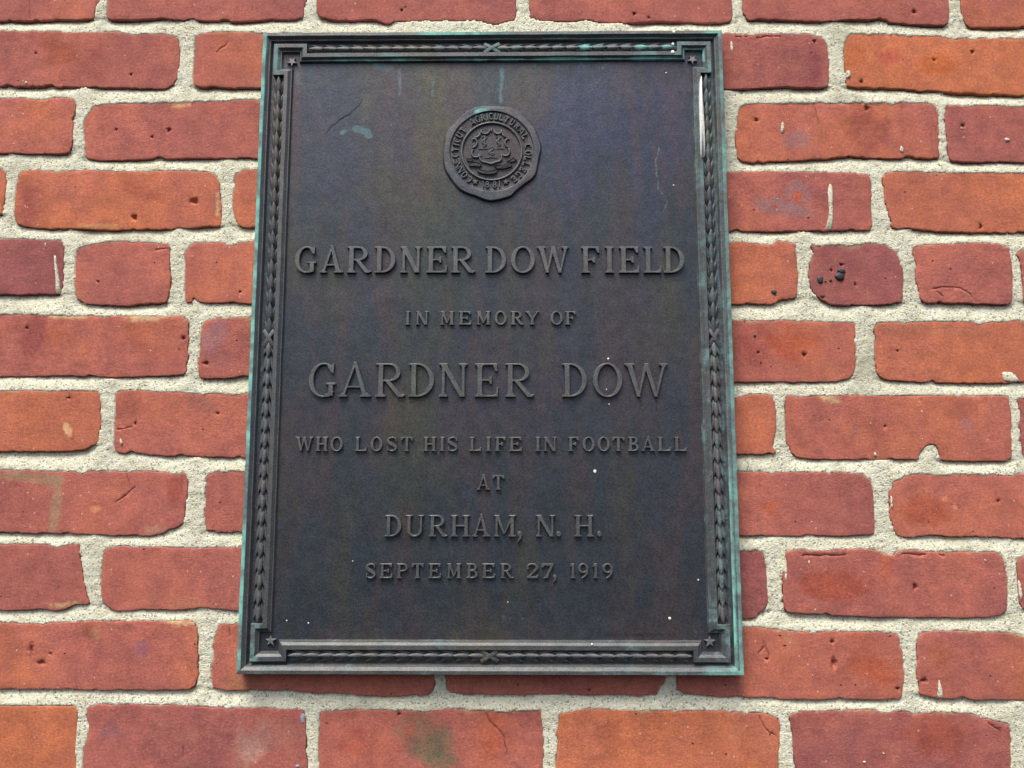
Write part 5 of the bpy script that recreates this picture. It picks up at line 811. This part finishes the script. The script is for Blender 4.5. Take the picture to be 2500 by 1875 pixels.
for gi, (kind, cpos, half) in enumerate(runs):
    # stem under the leaves
    n = 24; V = []
    for i in range(n+1):
        s_ = -half+2*half*i/n
        for k in range(5):
            a = math.pi*k/4; off = 2.4*math.cos(a); h_ = HF-.3+1.0*math.sin(a); V.append((s_, cpos+off, h_) if kind == 'h' else (cpos-off, s_, h_))
    F = [(i*5+k, (i+1)*5+k, (i+1)*5+k+1, i*5+k+1)[::-1] for i in range(n) for k in range(4)]
    g = mk('garland', V, F, M_FIELD, plaque, True, {'patina': [.1]*len(V)}); garl.append(g)
    sp = 13.2; k = 0; s_ = half-8.8
    seq = []
    while s_ > 9: seq.append(s_); s_ -= sp
    seg = (half-8.8-11)/(len(seq)-1) if len(seq) > 1 else sp
    for k in range(len(seq)):
        s_ = half-8.8-k*seg
        for sg in (-1, 1):
            for lat in (0, 1, -1):
                cands.append((gi, kind, cpos, s_*sg, sg, lat, k))
    for sg in (-1, 1):                                   # crossed ribbon at the middle of the run
        V = []
        for i in range(7):
            t = (i/6-.5); u = t*15; v = sg*t*9.2; nrm = Vector((-sg*9.2, 15)).normalized()*1.55
            for q, hh in ((-1, 0), (-1, 1.0), (0, 1.15), (1, 1.0), (1, 0)):
                a_u, a_v = u+nrm.x*q, v+nrm.y*q; h_ = HF+2.0+hh+(.35 if sg > 0 else 0)+1.2*(1-(2*t)**2)
                V.append((a_u, cpos+a_v, h_) if kind == 'h' else (cpos-a_v, a_u, h_))
        F = [(i*5+k, (i+1)*5+k, (i+1)*5+k+1, i*5+k+1) for i in range(6) for k in range(4)]
        mk('ribbon_band', V, F, M_LEAF, g, False, {'patina': [.5 if (kind == 'h' and cpos > 0) else .15]*len(V)})
def leaf_place(c):
    gi, kind, cpos, s_, sg, lat, k = c
    rs = random.Random(hash((gi, int(s_*10), lat)) & 0xffff)
    along = Vector((1, 0)) if kind == 'h' else Vector((0, 1)); side = Vector((-along.y, along.x))
    base = (Vector((s_, cpos)) if kind == 'h' else Vector((cpos, s_)))+side*(lat*3.3)+along*sg*(-1.6 if lat else 0)
    a = math.atan2(along.y*sg, along.x*sg)+lat*sg*.17+rs.uniform(-.04, .04)
    m = lat*sg                                    # which lean, seen along the leaf
    pt = 1 if kind == 'v' else 0
    if kind == 'h' and cpos > 0: pt = rs.choice([1, 1, 2, 2, 3]) if lat*1 >= 0 and s_ > -5 else rs.choice([0, 1, 1, 2])
    elif kind == 'v' and cpos > 0: pt = rs.choice([1, 2, 2, 1])
    else: pt = rs.choice([0, 0, 1, 1])
    h_ = HF+(2.2 if lat == 0 else .3)
    return base, a, h_, m, pt
n_ind = 0; rest = []
order = [c for c in cands if c[5] == 0]+sorted([c for c in cands if c[5] != 0], key=lambda c: (c[2] if c[1] == 'h' else c[3]))
for c in order:
    base, a, h_, m, pt = leaf_place(c)
    if n_ind >= 298: rest.append((base, a, h_, m, pt)); continue
    n_ind += 1
    o = bpy.data.objects.new('leaf', LM[m if m in (1, -1) else 0][pt]); COL.objects.link(o)
    o.location = W3((base.x, base.y, h_)); o.rotation_euler = (0, -a, 0); attach(o, garl[c[0]])
if rest:
    V = []; F = []; PA = []
    for base, a, h_, m, pt in rest:
        me = LM[m][pt]; o0 = len(V); ca, sa = math.cos(a), math.sin(a)
        for v in me.vertices:
            x, y, h = v.co.x*1000, v.co.z*1000, -v.co.y*1000; V.append((base.x+x*ca-y*sa, base.y+x*sa+y*ca, h_+h)); PA.append([.08, .2, .42, .62][pt])
        F += [tuple(o0+i for i in p.vertices) for p in me.polygons]
    lo_ = mk('leaf', V, F, M_LEAF, plaque, True, {'patina': PA}); lo_['kind'] = 'stuff'

# ------------------------------------------------------------------ maker's mark, specks, streak, crack
fc = bpy.data.curves.new('makers_mark', 'FONT'); fc.body = '© Liberty Bronze Works N.Y.'; fc.size = 1; fc.extrude = 0.0
fo = bpy.data.objects.new('makers_mark', fc); COL.objects.link(fo); bpy.context.view_layer.update()
dg = bpy.context.evaluated_depsgraph_get(); tm = bpy.data.meshes.new_from_object(fo.evaluated_get(dg))
bpy.data.objects.remove(fo)
xs = [v.co.x for v in tm.vertices]; wid = max(xs)-min(xs); sx = 71.0/wid; sy = 3.0/.72
V = [(93.5+(v.co.x-min(xs))*sx, TINY[0][1]+v.co.y*sy, HF+.28) for v in tm.vertices]
mm_o = mk('engraved_text', V, [tuple(p.vertices) for p in tm.polygons], plain('engraved_dark_patina', (.022, .020, .022), .8, .2), plaque, False)  # flat lettering in a dark patina colour, just above the field
mm_o['label'] = 'tiny engraved maker line at the lower right of the field'
STREAK = [(sum(p[0] for p in STREAK)/len(STREAK)*.0+x*1.0+(.9 if i < 5 else -.3), z) for i, (x, z) in enumerate(STREAK)]
blob('white_streak', STREAK, 14.3, 15.1, M_WHITE, plaque, 3, .12, 1.5, 'long white dried streak running down the right inner moulding', False)
for k, (x, z, r, h) in enumerate(SPECKS): blob('white_speck', ell(x, z, r, r*1.15, 10, .12), h-.4, h+.4, M_WHITE, plaque, 80+k, .08, .5)
cl = np.array(CRACK_LINE); V = []; rs = np.random.RandomState(3); L_ = []
for a, b in zip(cl[:-1], cl[1:]):
    for i in range(6): L_.append(a+(b-a)*i/6+rs.uniform(-.55, .55, 2))
L_ = np.array(L_); t = np.gradient(L_, axis=0); t /= np.hypot(t[:, 0], t[:, 1])[:, None]; n = len(L_)
for i in range(n):
    w = .3*(1-.8*abs(2*i/(n-1)-1)**2); V += [(L_[i, 0]-t[i, 1]*w, L_[i, 1]+t[i, 0]*w, HF+.33), (L_[i, 0]+t[i, 1]*w, L_[i, 1]-t[i, 0]*w, HF+.33)]
mk('crack', V, [(2*i, 2*i+1, 2*i+3, 2*i+2) for i in range(n-1)], M_DARK, plaque, False)
print('objects', len(bpy.data.objects), 'polys', sum(len(o.data.polygons) for o in bpy.data.objects if o.type == 'MESH'))
